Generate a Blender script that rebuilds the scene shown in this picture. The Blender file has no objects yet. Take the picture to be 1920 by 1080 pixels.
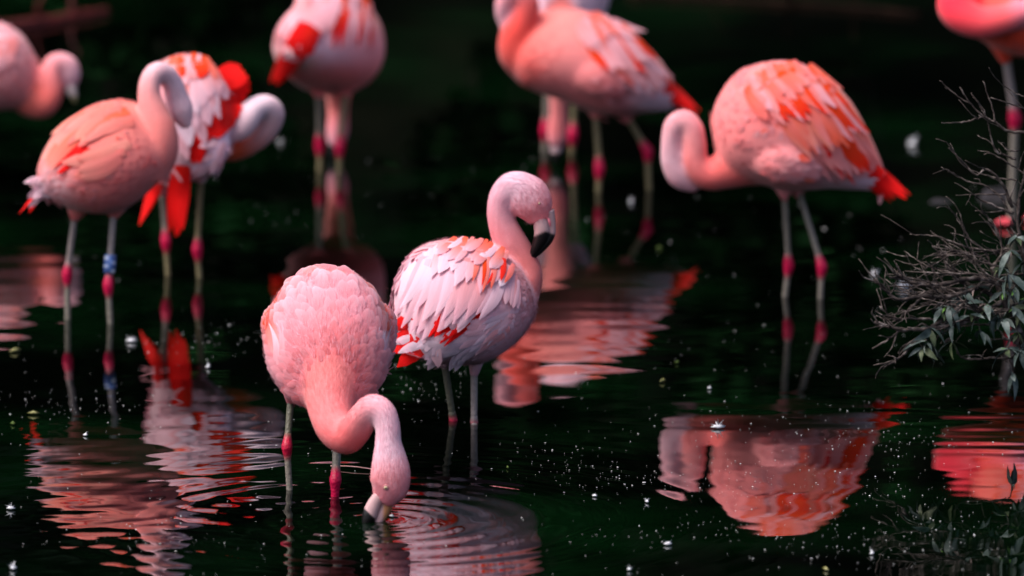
import bpy, bmesh, math, random
import numpy as np
from mathutils import Vector, Matrix, kdtree
from mathutils.bvhtree import BVHTree

random.seed(7)
RNG = np.random.default_rng(11)
scene = bpy.context.scene
COL = scene.collection

# ------------------------------------------------------------------ camera
PITCH = math.radians(9.5)
FPX = 20127.0                      # focal length in photo pixels (1920 wide)
CAMP = np.array([0.0, -21.98, 4.109])
RIGHT = np.array([1.0, 0, 0])
UP = np.array([0, math.sin(PITCH), math.cos(PITCH)])
FWD = np.array([0, math.cos(PITCH), -math.sin(PITCH)])
cam_data = bpy.data.cameras.new("camera")
cam = bpy.data.objects.new("camera", cam_data)
COL.objects.link(cam)
cam.location = CAMP
cam.rotation_euler = (math.pi / 2 - PITCH, 0, 0)
cam_data.sensor_width = 36
cam_data.lens = FPX / 1920 * 36
cam_data.clip_start = 0.5
cam_data.clip_end = 2000
cam_data.dof.use_dof = True
cam_data.dof.focus_distance = 22.55
cam_data.dof.aperture_fstop = 2.9
scene.camera = cam

# ------------------------------------------------------------------ light: soft overcast day
SUN_EL, SUN_AZ = math.radians(60), math.radians(245)     # azimuth of the light's source, clockwise from +Y
world = bpy.data.worlds.new("World"); scene.world = world
world.use_nodes = True
wn = world.node_tree.nodes; wl = world.node_tree.links
sky = wn.new("ShaderNodeTexSky"); sky.sky_type = 'NISHITA'
sky.sun_disc = False
sky.sun_elevation = SUN_EL; sky.sun_rotation = SUN_AZ
sky.dust_density = 5.0; sky.air_density = 0.6; sky.ozone_density = 0.4
wn["Background"].inputs[1].default_value = 0.12
wl.new(sky.outputs[0], wn["Background"].inputs[0])
sun_data = bpy.data.lights.new("sun", 'SUN')
sun_data.energy = 1.5; sun_data.angle = math.radians(35); sun_data.color = (1.0, 0.965, 0.945)
sun = bpy.data.objects.new("sun", sun_data); COL.objects.link(sun)
sd = Vector((math.sin(SUN_AZ) * math.cos(SUN_EL), math.cos(SUN_AZ) * math.cos(SUN_EL), math.sin(SUN_EL)))
sun.rotation_euler = (-sd).to_track_quat('-Z', 'Y').to_euler()
sun.location = (0, 0, 30)
scene.view_settings.view_transform = 'Standard'
scene.view_settings.look = 'None'
scene.view_settings.exposure = 0.85
scene.view_settings.gamma = 1
scene.cycles.use_denoising = True
scene.cycles.max_bounces = 6
scene.cycles.diffuse_bounces = 3
scene.cycles.caustics_reflective = False
scene.cycles.caustics_refractive = False

# ------------------------------------------------------------------ helpers
def S(r, g, b):
    f = lambda c: (c / 255 / 12.92) if c / 255 <= 0.04045 else ((c / 255 + 0.055) / 1.055) ** 2.4
    return np.array([f(r), f(g), f(b)])

def ray(px, py):
    return FWD + RIGHT * ((px - 960) / FPX) + UP * ((540 - py) / FPX)

def at(px, py, Y):
    d = ray(px, py)
    return CAMP + d * ((Y - CAMP[1]) / d[1])

def ground(px, py, z=0.0):
    d = ray(px, py)
    return CAMP + d * ((z - CAMP[2]) / d[2])

def proj(P):
    q = np.asarray(P) - CAMP
    d = q @ FWD
    return 960 + FPX * (q @ RIGHT) / d, 540 - FPX * (q @ UP) / d

def catmull(ctrl, n):
    c = np.asarray(ctrl, float)
    c = np.vstack([2 * c[0] - c[1], c, 2 * c[-1] - c[-2]])
    m = len(c) - 3
    out = []
    for t in np.linspace(0, m - 1e-9, n):
        i = int(t); u = t - i
        p0, p1, p2, p3 = c[i], c[i + 1], c[i + 2], c[i + 3]
        out.append(0.5 * (2 * p1 + (p2 - p0) * u + (2 * p0 - 5 * p1 + 4 * p2 - p3) * u * u + (3 * p1 - p0 - 3 * p2 + p3) * u ** 3))
    return np.array(out)

def rings_mesh(rings):
    """rings: (m,n,3) -> verts, faces (quads / cap tris), closed at both ends."""
    m, n, _ = rings.shape
    v = rings.reshape(-1, 3)
    v = np.vstack([v, rings[0].mean(0), rings[-1].mean(0)])
    f = []
    for i in range(m - 1):
        for j in range(n):
            k = (j + 1) % n
            f.append((i * n + j, i * n + k, (i + 1) * n + k, (i + 1) * n + j))
    for j in range(n):
        k = (j + 1) % n
        f.append((m * n, k, j))
        f.append((m * n + 1, (m - 1) * n + j, (m - 1) * n + k))
    return v, f

def norm(a):
    return a / np.maximum(np.linalg.norm(a, axis=-1, keepdims=True), 1e-12)

def tube_rings(P, R1, R2, n=20, hint=np.array([0.0, 1.0, 0.0])):
    """P (m,3), radius R1 across (perpendicular to hint) and R2 along the hint."""
    T = norm(np.gradient(P, axis=0))
    E1 = norm(np.cross(T, hint)); 
    for i in range(1, len(E1)):
        if np.dot(E1[i], E1[i - 1]) < 0: E1[i] = -E1[i]
    E2 = np.cross(E1, T)
    a = np.linspace(0, 2 * math.pi, n, endpoint=False)
    return P[:, None] + E1[:, None] * (R1[:, None] * np.cos(a))[..., None] + E2[:, None] * (R2[:, None] * np.sin(a))[..., None]

def rich(col):
    lum = (np.asarray(col) @ np.array([.25, .6, .15]))[:, None]
    return np.clip((lum + (col - lum) * 1.5) * np.array([1, .935, .975]), 0, .92)

def obj(name, v, f, mat, parent=None, col=None, fuv=None, smooth=True, mats=None, midx=None):
    me = bpy.data.meshes.new(name)
    me.from_pydata([tuple(p) for p in np.asarray(v).tolist()] if not isinstance(v, list) else v, [], f)
    if col is not None:
        if mat is M_FEA: col = rich(col)
        a = me.attributes.new("Col", 'FLOAT_COLOR', 'POINT')
        c = np.ones((len(me.vertices), 4), np.float32); c[:, :3] = np.clip(col, 0, 1)
        a.data.foreach_set("color", c.ravel())
    if fuv is not None:
        a = me.attributes.new("fuv", 'FLOAT_VECTOR', 'POINT')
        a.data.foreach_set("vector", np.asarray(fuv, np.float32).ravel())
    for m_ in (mats or [mat]): me.materials.append(m_)
    if midx is not None: me.polygons.foreach_set("material_index", midx)
    if smooth: me.polygons.foreach_set("use_smooth", [True] * len(me.polygons))
    me.update()
    o = bpy.data.objects.new(name, me); COL.objects.link(o)
    if parent is not None:
        o.parent = parent
        o.matrix_parent_inverse = parent.matrix_basis.inverted()
    return o

def tag(o, label=None, cat=None, group=None, kind=None):
    if label: o["label"] = label
    if cat: o["category"] = cat
    if group: o["group"] = group
    if kind: o["kind"] = kind
    return o

def thing(name, loc, label, cat, group=None):
    o = bpy.data.objects.new(name, None); COL.objects.link(o)
    o.empty_display_size = 0.1
    o.location = loc
    return tag(o, label, cat, group)

# ------------------------------------------------------------------ materials
def material(name):
    m = bpy.data.materials.new(name); m.use_nodes = True
    nt = m.node_tree
    return m, nt, nt.nodes["Principled BSDF"]

def link(nt, a, b): nt.links.new(a, b)

def noise(nt, scale, detail=3, vec=None, rough=0.55):
    n = nt.nodes.new("ShaderNodeTexNoise"); n.inputs["Scale"].default_value = scale
    n.inputs["Detail"].default_value = detail; n.inputs["Roughness"].default_value = rough
    if vec is None:
        g = nt.nodes.new("ShaderNodeNewGeometry"); vec = g.outputs["Position"]
    link(nt, vec, n.inputs["Vector"])
    return n

def ramp(nt, fac, stops):
    r = nt.nodes.new("ShaderNodeValToRGB")
    while len(r.color_ramp.elements) < len(stops): r.color_ramp.elements.new(0.5)
    for e, (p, c) in zip(r.color_ramp.elements, stops):
        e.position = p; e.color = (*c, 1)
    link(nt, fac, r.inputs[0])
    return r

def attr(nt, name):
    a = nt.nodes.new("ShaderNodeAttribute"); a.attribute_name = name
    return a

def mult(nt, colsock, facsock, lo, hi):
    mr = nt.nodes.new("ShaderNodeMapRange"); mr.inputs["To Min"].default_value = lo; mr.inputs["To Max"].default_value = hi
    link(nt, facsock, mr.inputs["Value"])
    mx = nt.nodes.new("ShaderNodeVectorMath"); mx.operation = 'SCALE'
    link(nt, colsock, mx.inputs[0]); link(nt, mr.outputs[0], mx.inputs["Scale"])
    return mx.outputs[0]

def bump(nt, height, strength, dist, bsdf):
    b = nt.nodes.new("ShaderNodeBump"); b.inputs["Strength"].default_value = strength; b.inputs["Distance"].default_value = dist
    link(nt, height, b.inputs["Height"]); link(nt, b.outputs[0], bsdf.inputs["Normal"])

def make_plumage():
    m, nt, b = material("down_plumage")
    a = attr(nt, "Col"); n = noise(nt, 260, 4)
    link(nt, mult(nt, a.outputs["Color"], n.outputs["Fac"], 0.82, 1.14), b.inputs["Base Color"])
    b.inputs["Roughness"].default_value = 0.85
    b.inputs["Specular IOR Level"].default_value = 0.15
    b.inputs["Sheen Weight"].default_value = 0.25
    bump(nt, n.outputs["Fac"], 0.22, 0.003, b)
    return m

def make_feather():
    m, nt, b = material("feather_vane")
    a = attr(nt, "Col"); u = attr(nt, "fuv")
    sep = nt.nodes.new("ShaderNodeSeparateXYZ"); link(nt, u.outputs["Vector"], sep.inputs[0])
    ab = nt.nodes.new("ShaderNodeMath"); ab.operation = 'ABSOLUTE'; link(nt, sep.outputs[0], ab.inputs[0])
    # barbs run obliquely from the shaft: phase = t*L - |s|
    comb = nt.nodes.new("ShaderNodeCombineXYZ")
    ph = nt.nodes.new("ShaderNodeMath"); ph.operation = 'MULTIPLY_ADD'
    link(nt, ab.outputs[0], ph.inputs[0]); ph.inputs[1].default_value = 1.0; ph.inputs[2].default_value = 0.0
    tq = nt.nodes.new("ShaderNodeMath"); tq.operation = 'MULTIPLY'; link(nt, sep.outputs[1], tq.inputs[0]); tq.inputs[1].default_value = 0.22
    link(nt, ph.outputs[0], comb.inputs[0]); link(nt, tq.outputs[0], comb.inputs[1]); link(nt, sep.outputs[2], comb.inputs[2])
    n = noise(nt, 7, 4, comb.outputs[0], 0.7)
    c = mult(nt, a.outputs["Color"], n.outputs["Fac"], 0.74, 1.2)
    link(nt, c, b.inputs["Base Color"])
    b.inputs["Roughness"].default_value = 0.7
    b.inputs["Specular IOR Level"].default_value = 0.2
    b.inputs["Sheen Weight"].default_value = 0.15
    tr = nt.nodes.new("ShaderNodeBsdfTranslucent"); link(nt, c, tr.inputs[0])
    mx = nt.nodes.new("ShaderNodeMixShader"); mx.inputs[0].default_value = 0.22
    link(nt, b.outputs[0], mx.inputs[1]); link(nt, tr.outputs[0], mx.inputs[2])
    link(nt, mx.outputs[0], nt.nodes["Material Output"].inputs["Surface"])
    return m

def make_colmat(name, rough, spec, nscale, nlo, nhi, bstr, bdist, voronoi=False):
    m, nt, b = material(name)
    a = attr(nt, "Col"); n = noise(nt, nscale, 3)
    link(nt, mult(nt, a.outputs["Color"], n.outputs["Fac"], nlo, nhi), b.inputs["Base Color"])
    b.inputs["Roughness"].default_value = rough; b.inputs["Specular IOR Level"].default_value = spec
    h = n.outputs["Fac"]
    if voronoi:
        v = nt.nodes.new("ShaderNodeTexVoronoi"); v.inputs["Scale"].default_value = nscale * 1.2
        g = nt.nodes.new("ShaderNodeNewGeometry"); link(nt, g.outputs["Position"], v.inputs["Vector"]); h = v.outputs["Distance"]
    if bstr: bump(nt, h, bstr, bdist, b)
    return m

def make_plain(name, stops, scale, rough=0.8, bstr=0.3, bdist=0.01, spec=0.3, stretch=None):
    m, nt, b = material(name)
    vec = None
    if stretch:
        g = nt.nodes.new("ShaderNodeTexCoord"); mp = nt.nodes.new("ShaderNodeMapping"); mp.inputs["Scale"].default_value = stretch
        link(nt, g.outputs["Object"], mp.inputs[0]); vec = mp.outputs[0]
    n = noise(nt, scale, 5, vec)
    r = ramp(nt, n.outputs["Fac"], stops)
    link(nt, r.outputs[0], b.inputs["Base Color"])
    b.inputs["Roughness"].default_value = rough; b.inputs["Specular IOR Level"].default_value = spec
    if bstr: bump(nt, n.outputs["Fac"], bstr, bdist, b)
    return m

M_DOWN = make_plumage()
M_FEA = make_feather()
M_LEG = make_colmat("leg_skin", 0.45, 0.4, 130, 0.5, 1.3, 0.6, 0.002, True)
M_BILL = make_colmat("bill_horn", 0.32, 0.5, 160, 0.9, 1.06, 0.08, 0.001)
M_BAND = make_colmat("leg_band_plastic", 0.4, 0.4, 200, 0.92, 1.05, 0.0, 0.001)
M_EYE = make_colmat("eye_wet", 0.08, 0.6, 300, 0.9, 1.05, 0.0, 0.001)
M_BARK = make_plain("twig_bark", [(0.36, (0.010, 0.008, 0.009)), (0.52, (0.05, 0.036, 0.032)), (0.74, (0.25, 0.21, 0.20))], 55, 0.75, 0.6, 0.004)
M_LEAF = make_plain("dusty_leaf", [(0.33, (0.018, 0.032, 0.03)), (0.5, (0.05, 0.075, 0.068)), (0.76, (0.20, 0.235, 0.225))], 38, 0.6, 0.3, 0.002)
M_DEADLEAF = make_plain("dry_leaf", [(0.3, (0.16, 0.11, 0.10)), (0.7, (0.38, 0.30, 0.29))], 45, 0.8, 0.3, 0.002)
M_NEWLEAF = make_plain("fresh_leaf", [(0.3, (0.06, 0.16, 0.02)), (0.7, (0.13, 0.30, 0.05))], 45, 0.5, 0.2, 0.002)
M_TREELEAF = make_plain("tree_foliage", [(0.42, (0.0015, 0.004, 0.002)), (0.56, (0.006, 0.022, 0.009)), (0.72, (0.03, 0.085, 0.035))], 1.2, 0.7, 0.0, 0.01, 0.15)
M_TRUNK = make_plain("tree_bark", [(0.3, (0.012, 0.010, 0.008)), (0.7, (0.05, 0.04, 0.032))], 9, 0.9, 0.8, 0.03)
M_LOG = make_plain("red_wet_log", [(0.3, (0.02, 0.003, 0.003)), (0.7, (0.12, 0.012, 0.012))], 16, 0.6, 0.6, 0.01, 0.4)
M_LOG2 = make_plain("brown_wet_log", [(0.3, (0.003, 0.002, 0.0015)), (0.7, (0.014, 0.007, 0.005))], 16, 0.95, 0.6, 0.01, 0.05)
M_ROCK = make_plain("wet_rock", [(0.3, (0.008, 0.007, 0.009)), (0.7, (0.04, 0.036, 0.044))], 22, 0.85, 0.7, 0.01, 0.2)
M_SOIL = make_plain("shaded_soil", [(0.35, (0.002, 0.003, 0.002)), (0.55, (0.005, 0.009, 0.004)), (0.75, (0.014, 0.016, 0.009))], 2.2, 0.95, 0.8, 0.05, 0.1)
M_FLECK = make_plain("white_down", [(0.3, (0.62, 0.62, 0.66)), (0.7, (0.82, 0.82, 0.86))], 80, 0.8, 0.0)
M_SPECK = make_plain("pale_speck", [(0.35, (0.10, 0.10, 0.10)), (0.5, (0.34, 0.34, 0.34)), (0.68, (0.75, 0.75, 0.78))], 60, 0.8, 0.0)
M_YLEAF = make_plain("yellow_leaf", [(0.3, (0.12, 0.12, 0.02)), (0.7, (0.36, 0.34, 0.16))], 60, 0.6, 0.2, 0.002)
M_GLEAF = make_plain("green_leaf", [(0.3, (0.03, 0.06, 0.008)), (0.7, (0.10, 0.15, 0.03))], 60, 0.6, 0.2, 0.002)
M_STEM = make_plain("pink_stem", [(0.3, (0.45, 0.20, 0.18)), (0.7, (0.70, 0.40, 0.38))], 60, 0.6, 0.2, 0.002)

def make_water():
    m, nt, b = material("dark_pond_water")
    n = noise(nt, 1.1, 3)
    r = ramp(nt, n.outputs["Fac"], [(0.45, (0.0002, 0.0004, 0.0002)), (0.70, (0.0008, 0.0075, 0.0018))])
    link(nt, r.outputs[0], b.inputs["Base Color"])
    b.inputs["Roughness"].default_value = 0.015
    b.inputs["IOR"].default_value = 1.38
    return m
M_WATER = make_water()

# ------------------------------------------------------------------ setting: ground, water
def grid_obj(name, xs, ys, zfun, mat):
    X, Yg = np.meshgrid(xs, ys)
    Z = zfun(X, Yg)
    v = np.stack([X, Yg, Z], -1).reshape(-1, 3)
    nx, ny = len(xs), len(ys)
    i = np.arange(nx - 1)[None, :] + (np.arange(ny - 1) * nx)[:, None]
    f = np.stack([i, i + 1, i + 1 + nx, i + nx], -1).reshape(-1, 4)
    me = bpy.data.meshes.new(name)
    me.vertices.add(len(v)); me.vertices.foreach_set("co", v.astype(np.float32).ravel())
    me.loops.add(f.size); me.loops.foreach_set("vertex_index", f.astype(np.int32).ravel())
    me.polygons.add(len(f)); me.polygons.foreach_set("loop_start", np.arange(0, f.size, 4, dtype=np.int32))
    me.polygons.foreach_set("use_smooth", np.ones(len(f), bool))
    me.materials.append(mat); me.update(calc_edges=True); me.validate()
    o = bpy.data.objects.new(name, me); COL.objects.link(o)
    return o

def sstep(a, b, x):
    t = np.clip((x - a) / (b - a), 0, 1); return t * t * (3 - 2 * t)

def terrain(X, Y):
    wob = 0.25 * np.sin(X * 0.9 + 1) + 0.15 * np.sin(X * 2.3)
    far = sstep(8.1, 9.2, Y + wob) * 0.75 + np.clip(Y + wob - 9.2, 0, 14) * 0.95  # steep slope added behind the trees to keep sky out of the reflections
    side = sstep(9, 13, np.abs(X)) * 1.2
    near = sstep(-14, -18, Y) * 1.3
    rough = 0.12 * np.sin(X * 1.7 + Y * 1.1) * np.sin(Y * 1.9 - X * 0.6)
    z = -0.30 + np.maximum(np.maximum(far, side), near)
    return z + rough * sstep(0.1, 0.8, z)

gx = np.concatenate([np.linspace(-250, -26, 10), np.linspace(-24, 24, 90), np.linspace(26, 250, 10)])
gy = np.concatenate([np.linspace(-250, -32, 10), np.linspace(-30, 26, 110), np.linspace(28, 300, 10)])
tag(grid_obj("ground", gx, gy, terrain, M_SOIL), kind="structure")

BEAK = ground(712, 976)[:2]
LEG1 = ground(543, 920)[:2]; LEG2 = ground(628, 928)[:2]
LEGPTS = [(1472, 556), (1538, 561), (850, 788), (889, 797), (127, 598), (207, 607), (374, 520), (315, 516), (1122, 361), (1217, 356), (600, 321), (636, 325)]
def wave_sum(X, Y, n, lam, slope, spread, seed):
    """n sinusoids about the wavelength lam (m), crests mostly across the view; returns height with rms slope `slope`."""
    r = np.random.default_rng(seed); h = np.zeros_like(X)
    for k in range(n):
        l = lam * math.exp(r.normal(0, 0.35)); th = r.normal(math.pi / 2, spread)
        kk = 2 * math.pi / l
        h += np.sin(kk * (math.cos(th) * X + math.sin(th) * Y) + r.uniform(0, 6.28)) * (slope / kk)
    return h * math.sqrt(2 / n)
def blob(X, Y, px, py, rx, ry):
    c = ground(px, py)
    s = 850.0
    return np.exp(-(((X - c[0]) * s / rx) ** 2 + ((Y - c[1]) * s * 0.17 / ry) ** 2))
def ring(X, Y, c, lam0, lam1, amp, r0, r1, ph=0.0):
    r = np.hypot(X - c[0], Y - c[1])
    lam = lam0 + (lam1 - lam0) * np.clip(r / r1, 0, 1)
    env = np.exp(-((r / r1) ** 2)) * sstep(0.0, r0, r)
    return np.sin(2 * math.pi * r / lam + ph) * lam / (2 * math.pi) * amp * env
def water_h(X, Y):
    dense = sstep(2.2, 1.7, np.abs(X)) * sstep(-2.6, -2.1, Y) * sstep(8.5, 7.9, Y)
    h = wave_sum(X, Y, 14, 0.85, 0.0035, 0.5, 1) * (0.5 + 0.5 * sstep(0.5, -0.6, X))
    h += wave_sum(X, Y, 14, 0.28, 0.0016, 0.45, 2)
    h += wave_sum(X, Y, 10, 0.09, 0.0008, 0.9, 4)
    # the feeding bird's rings
    h += ring(X, Y, BEAK, 0.042, 0.07, 0.10, 0.04, 0.40)
    h += ring(X, Y, BEAK, 0.06, 0.09, 0.034, 0.22, 0.62, .7)
    for q in LEGPTS:
        c = ground(*q)[:2]; h += ring(X, Y, c, 0.035, 0.05, 0.014, 0.02, 0.10)
    h += ring(X, Y, LEG2, 0.045, 0.07, 0.026, 0.04, 0.38, 1.0)
    h += ring(X, Y, LEG1, 0.045, 0.07, 0.028, 0.04, 0.42, 2.0)
    # old rings that have run out to the left and now cross each other
    left = sstep(0.05, -0.45, X) * sstep(2.2, 0.6, Y)
    h += wave_sum(X, Y, 9, 0.19, 0.0075, 0.38, 5) * left * (0.35 + 0.9 * blob(X, Y, 260, 900, 420, 120))
    h += wave_sum(X, Y, 8, 0.06, 0.007, 0.4, 6) * left * blob(X, Y, 120, 960, 420, 130)
    # ripples under the left bird's reflection, the preening bird's and the middle ones
    h += wave_sum(X, Y, 6, 0.20, 0.012, 0.10, 7) * blob(X, Y, 40, 540, 170, 120)
    h += wave_sum(X, Y, 6, 0.13, 0.0055, 0.12, 8) * blob(X, Y, 1480, 775, 330, 40)
    h += wave_sum(X, Y, 6, 0.15, 0.006, 0.12, 9) * blob(X, Y, 1090, 600, 240, 110)
    h += wave_sum(X, Y, 6, 0.12, 0.006, 0.15, 10) * blob(X, Y, 1850, 800, 200, 60)
    return h * dense
wx = np.concatenate([np.linspace(-60, -9, 12), np.linspace(-7.5, -2.3, 12), np.arange(-2.1, 2.1001, 0.0125), np.linspace(2.3, 7.5, 12), np.linspace(9, 60, 12)])
wy = np.concatenate([np.linspace(-40, -8, 14), np.linspace(-7, -2.9, 10), np.arange(-2.7, 2.4, 0.010), np.arange(2.4, 8.6, 0.016), np.linspace(9, 14, 6)])
tag(grid_obj("pond_water", wx, wy, water_h, M_WATER), kind="structure")

# ------------------------------------------------------------------ trees on the far bank (seen mirrored in the water)
def leaf_cloud(centers, radii, n, size, seed, squash=0.8):
    r = np.random.default_rng(seed)
    k = r.integers(0, len(centers), n)
    d = norm(r.normal(size=(n, 3))); rad = radii[k] * (0.55 + 0.5 * r.random(n) ** 0.6)
    p = centers[k] + d * rad[:, None] * np.array([1, 1, squash])
    a = norm(r.normal(size=(n, 3)) + np.array([0, 0, -0.6])); bvec = norm(np.cross(a, r.normal(size=(n, 3))))
    L = size * r.uniform(0.6, 1.4, n)[:, None]; W = L * 0.36
    v = np.stack([p, p + a * L * 0.5 + bvec * W, p + a * L, p + a * L * 0.5 - bvec * W], 1).reshape(-1, 3)
    i = np.arange(n) * 4
    return v, np.stack([i, i + 1, i + 2, i + 3], 1)

def mesh_np(name, v, f, mat, parent=None):
    me = bpy.data.meshes.new(name); k = f.shape[1]
    me.vertices.add(len(v)); me.vertices.foreach_set("co", np.asarray(v, np.float32).ravel())
    me.loops.add(f.size); me.loops.foreach_set("vertex_index", f.astype(np.int32).ravel())
    me.polygons.add(len(f)); me.polygons.foreach_set("loop_start", np.arange(0, f.size, k, dtype=np.int32))
    me.materials.append(mat); me.update(calc_edges=True); me.validate()
    o = bpy.data.objects.new(name, me); COL.objects.link(o)
    if parent is not None:
        o.parent = parent; o.matrix_parent_inverse = parent.matrix_basis.inverted()
    return o

def tree(x, y, hgt, rad, seed, label):
    r = np.random.default_rng(seed)
    z0 = float(terrain(np.array([x]), np.array([y]))[0]) - 0.1
    root = thing("bank_tree", (x, y, z0), label, "tree", "trees on the far bank")
    sp = np.array([[x, y, z0], [x + r.normal(0, .15), y + r.normal(0, .15), z0 + hgt * .35], [x + r.normal(0, .3), y - .2, z0 + hgt * .7], [x + r.normal(0, .4), y - .3, z0 + hgt * .95]])
    P = catmull(sp, 16); R = np.linspace(0.22, 0.04, 16) * (hgt / 9); R[0] *= 1.5
    rs = [rings_mesh(tube_rings(P, R, R, 10, np.array([0.3, 1, 0.1])))]
    cen = []; rd = []
    for k in range(9):
        t = 0.18 + 0.8 * k / 8; i = int(t * 15); a = k * 2.4 + r.uniform(0, 1)
        q = P[i] + np.array([math.cos(a), math.sin(a), 0.25]) * rad * (0.75 - 0.35 * abs(t - .45))
        bp = catmull([P[i], (P[i] + q) / 2 + [0, 0, .15], q], 7)
        rs.append(rings_mesh(tube_rings(bp, np.linspace(R[i] * .55, .015, 7), np.linspace(R[i] * .55, .015, 7), 6, np.array([0.1, .2, 1]))))
        cen.append(q); rd.append(rad * r.uniform(.45, .65)); cen.append(P[i] + (q - P[i]) * .45); rd.append(rad * .45)
    v = []; f = []; o = 0
    for vv, ff in rs:
        v.append(vv); f += [tuple(i + o for i in t) for t in ff]; o += len(vv)
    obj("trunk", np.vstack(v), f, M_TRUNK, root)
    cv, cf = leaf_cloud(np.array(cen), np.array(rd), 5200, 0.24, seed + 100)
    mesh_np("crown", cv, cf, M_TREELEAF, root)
for k, (x, y, h_, r_, lb) in enumerate([
        (-5.2, 10.2, 9, 2.3, "tree at the far left of the dark wooded bank"),
        (-2.1, 9.7, 10, 2.2, "dark tree left of centre on the wooded far bank"),
        (0.7, 10.6, 10.5, 2.3, "tall dark tree in the middle of the wooded far bank"),
        (3.4, 9.8, 10, 2.3, "dark tree right of centre on the wooded far bank"),
        (6.4, 10.4, 9, 2.3, "tree at the far right of the dark wooded bank")]):
    tree(x, y, h_, r_, 40 + k, lb)

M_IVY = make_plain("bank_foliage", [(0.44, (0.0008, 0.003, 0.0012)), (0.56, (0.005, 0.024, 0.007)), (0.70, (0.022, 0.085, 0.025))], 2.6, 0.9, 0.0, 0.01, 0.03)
def bank_shrub(x, y, hgt, rad, seed, label):
    r = np.random.default_rng(seed); z0 = float(terrain(np.array([x]), np.array([y]))[0]) - .05
    root = thing("bank_shrub", (x, y, z0), label, "shrub", "shrubs on the far bank")
    cen = []; rd = []; vs = []; fs = []; o = 0
    for k in range(9):
        a = r.uniform(0, 6.28); e = np.array([x + math.cos(a) * rad * r.uniform(.2, .9), y + math.sin(a) * rad * .6 - .2, z0 + hgt * r.uniform(.15, 1)])
        P = catmull([np.array([x, y, z0]), (np.array([x, y, z0]) + e) / 2 + [0, 0, .1], e], 8)
        vv, ff = rings_mesh(tube_rings(P, np.linspace(.02, .006, 8), np.linspace(.02, .006, 8), 6, np.array([.3, 1, .1])))
        vs.append(vv); fs += [tuple(i + o for i in t) for t in ff]; o += len(vv)
        cen.append(e); rd.append(rad * r.uniform(.3, .5)); cen.append(P[5]); rd.append(rad * .3)
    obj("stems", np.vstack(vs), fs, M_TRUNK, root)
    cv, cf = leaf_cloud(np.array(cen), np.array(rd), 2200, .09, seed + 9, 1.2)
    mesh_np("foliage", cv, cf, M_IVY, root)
for k, (x, y, h_, r_, lb) in enumerate([(-2.3, 8.75, 1.9, .75, "leafy shrub at the left end of the far water's edge"), (-1.15, 8.6, 1.3, .6, "low leafy shrub left of centre on the far water's edge"),
        (-.1, 8.8, 2.1, .7, "tall leafy shrub in the middle of the far water's edge"), (1.0, 8.65, 1.2, .6, "low leafy shrub right of centre on the far water's edge"), (2.2, 8.8, 1.8, .75, "leafy shrub at the right end of the far water's edge")]):
    bank_shrub(x, y, h_, r_, 140 + k, lb)

# ------------------------------------------------------------------ flamingos
PALE = S(247, 206, 216); WHITE = S(245, 230, 239); LILAC = S(234, 202, 208)
PINK = S(246, 178, 180); SALMON = S(243, 150, 146); CORAL = S(240, 112, 90)
ORANGE = S(243, 92, 56); RED = S(238, 54, 30); DEEPRED = S(206, 24, 22)
MAGENTA = S(212, 16, 76); LEGC = S(136, 128, 118); LEGD = S(100, 98, 84); LEGY = S(128, 117, 86); LEGP = S(160, 147, 144)
HORN = S(204, 164, 166); BLACK = S(18, 14, 15); TAN = S(205, 140, 95)
ZED = np.array([0, 0, 1.0])

def make_field(base, blobs):
    def f(px, py):
        px = np.asarray(px, float); py = np.asarray(py, float)
        num = np.ones(px.shape + (1,)) * base; den = np.ones(px.shape)
        for (bx, by, rx, ry, c, w) in blobs:
            g = w * np.exp(-0.5 * (((px - bx) / rx) ** 2 + ((py - by) / ry) ** 2))
            num = num + g[..., None] * c; den = den + g
        return num / den[..., None]
    return f

def feather_batch(P, N, D, L, W, C0, C1, lift, curv, rng):
    """P,N,D (n,3); L,W,lift,curv (n,); C0,C1 (n,3) -> verts, quads, colours, fuv"""
    n = len(P)
    Sd = norm(np.cross(D, N))
    ts = np.array([0, .25, .5, .75, .92, 1.0]); pr = np.array([.35, .8, 1, .84, .44, .05]); ss = np.array([-1, 0, 1.0])
    nt_, ns = len(ts), 3
    skew = rng.normal(0, .08, n)
    V = np.zeros((n, nt_, ns, 3)); C = np.zeros((n, nt_, ns, 3)); F = np.zeros((n, nt_, ns, 3))
    rid = rng.random(n) * 40
    for i, t in enumerate(ts):
        for j, s in enumerate(ss):
            w = W * pr[i] * 0.5 * s * (1 + rng.normal(0, .06, n))
            hgt = lift * t - curv * (L * t) ** 2 / 2 - np.abs(s) * W * 0.07 * pr[i]
            V[:, i, j] = P + D * (L * t)[:, None] + Sd * (w + skew * L * t * t)[:, None] + N * hgt[:, None]
            m = float(np.clip((t - .55) / .45, 0, 1)) ** 1.3 * (0.7 + .3 * abs(s)) + .12 * t * abs(s)
            C[:, i, j] = C0 * (1 - m) + C1 * m
            F[:, i, j] = np.stack([np.full(n, s), np.full(n, t), rid], -1)
    k = np.arange(nt_ * ns).reshape(nt_, ns)
    q = np.stack([k[:-1, :-1], k[:-1, 1:], k[1:, 1:], k[1:, :-1]], -1).reshape(-1, 4)
    f = (q[None] + (np.arange(n) * nt_ * ns)[:, None, None]).reshape(-1, 4)
    return V.reshape(-1, 3), f, C.reshape(-1, 3), F.reshape(-1, 3)

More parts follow.
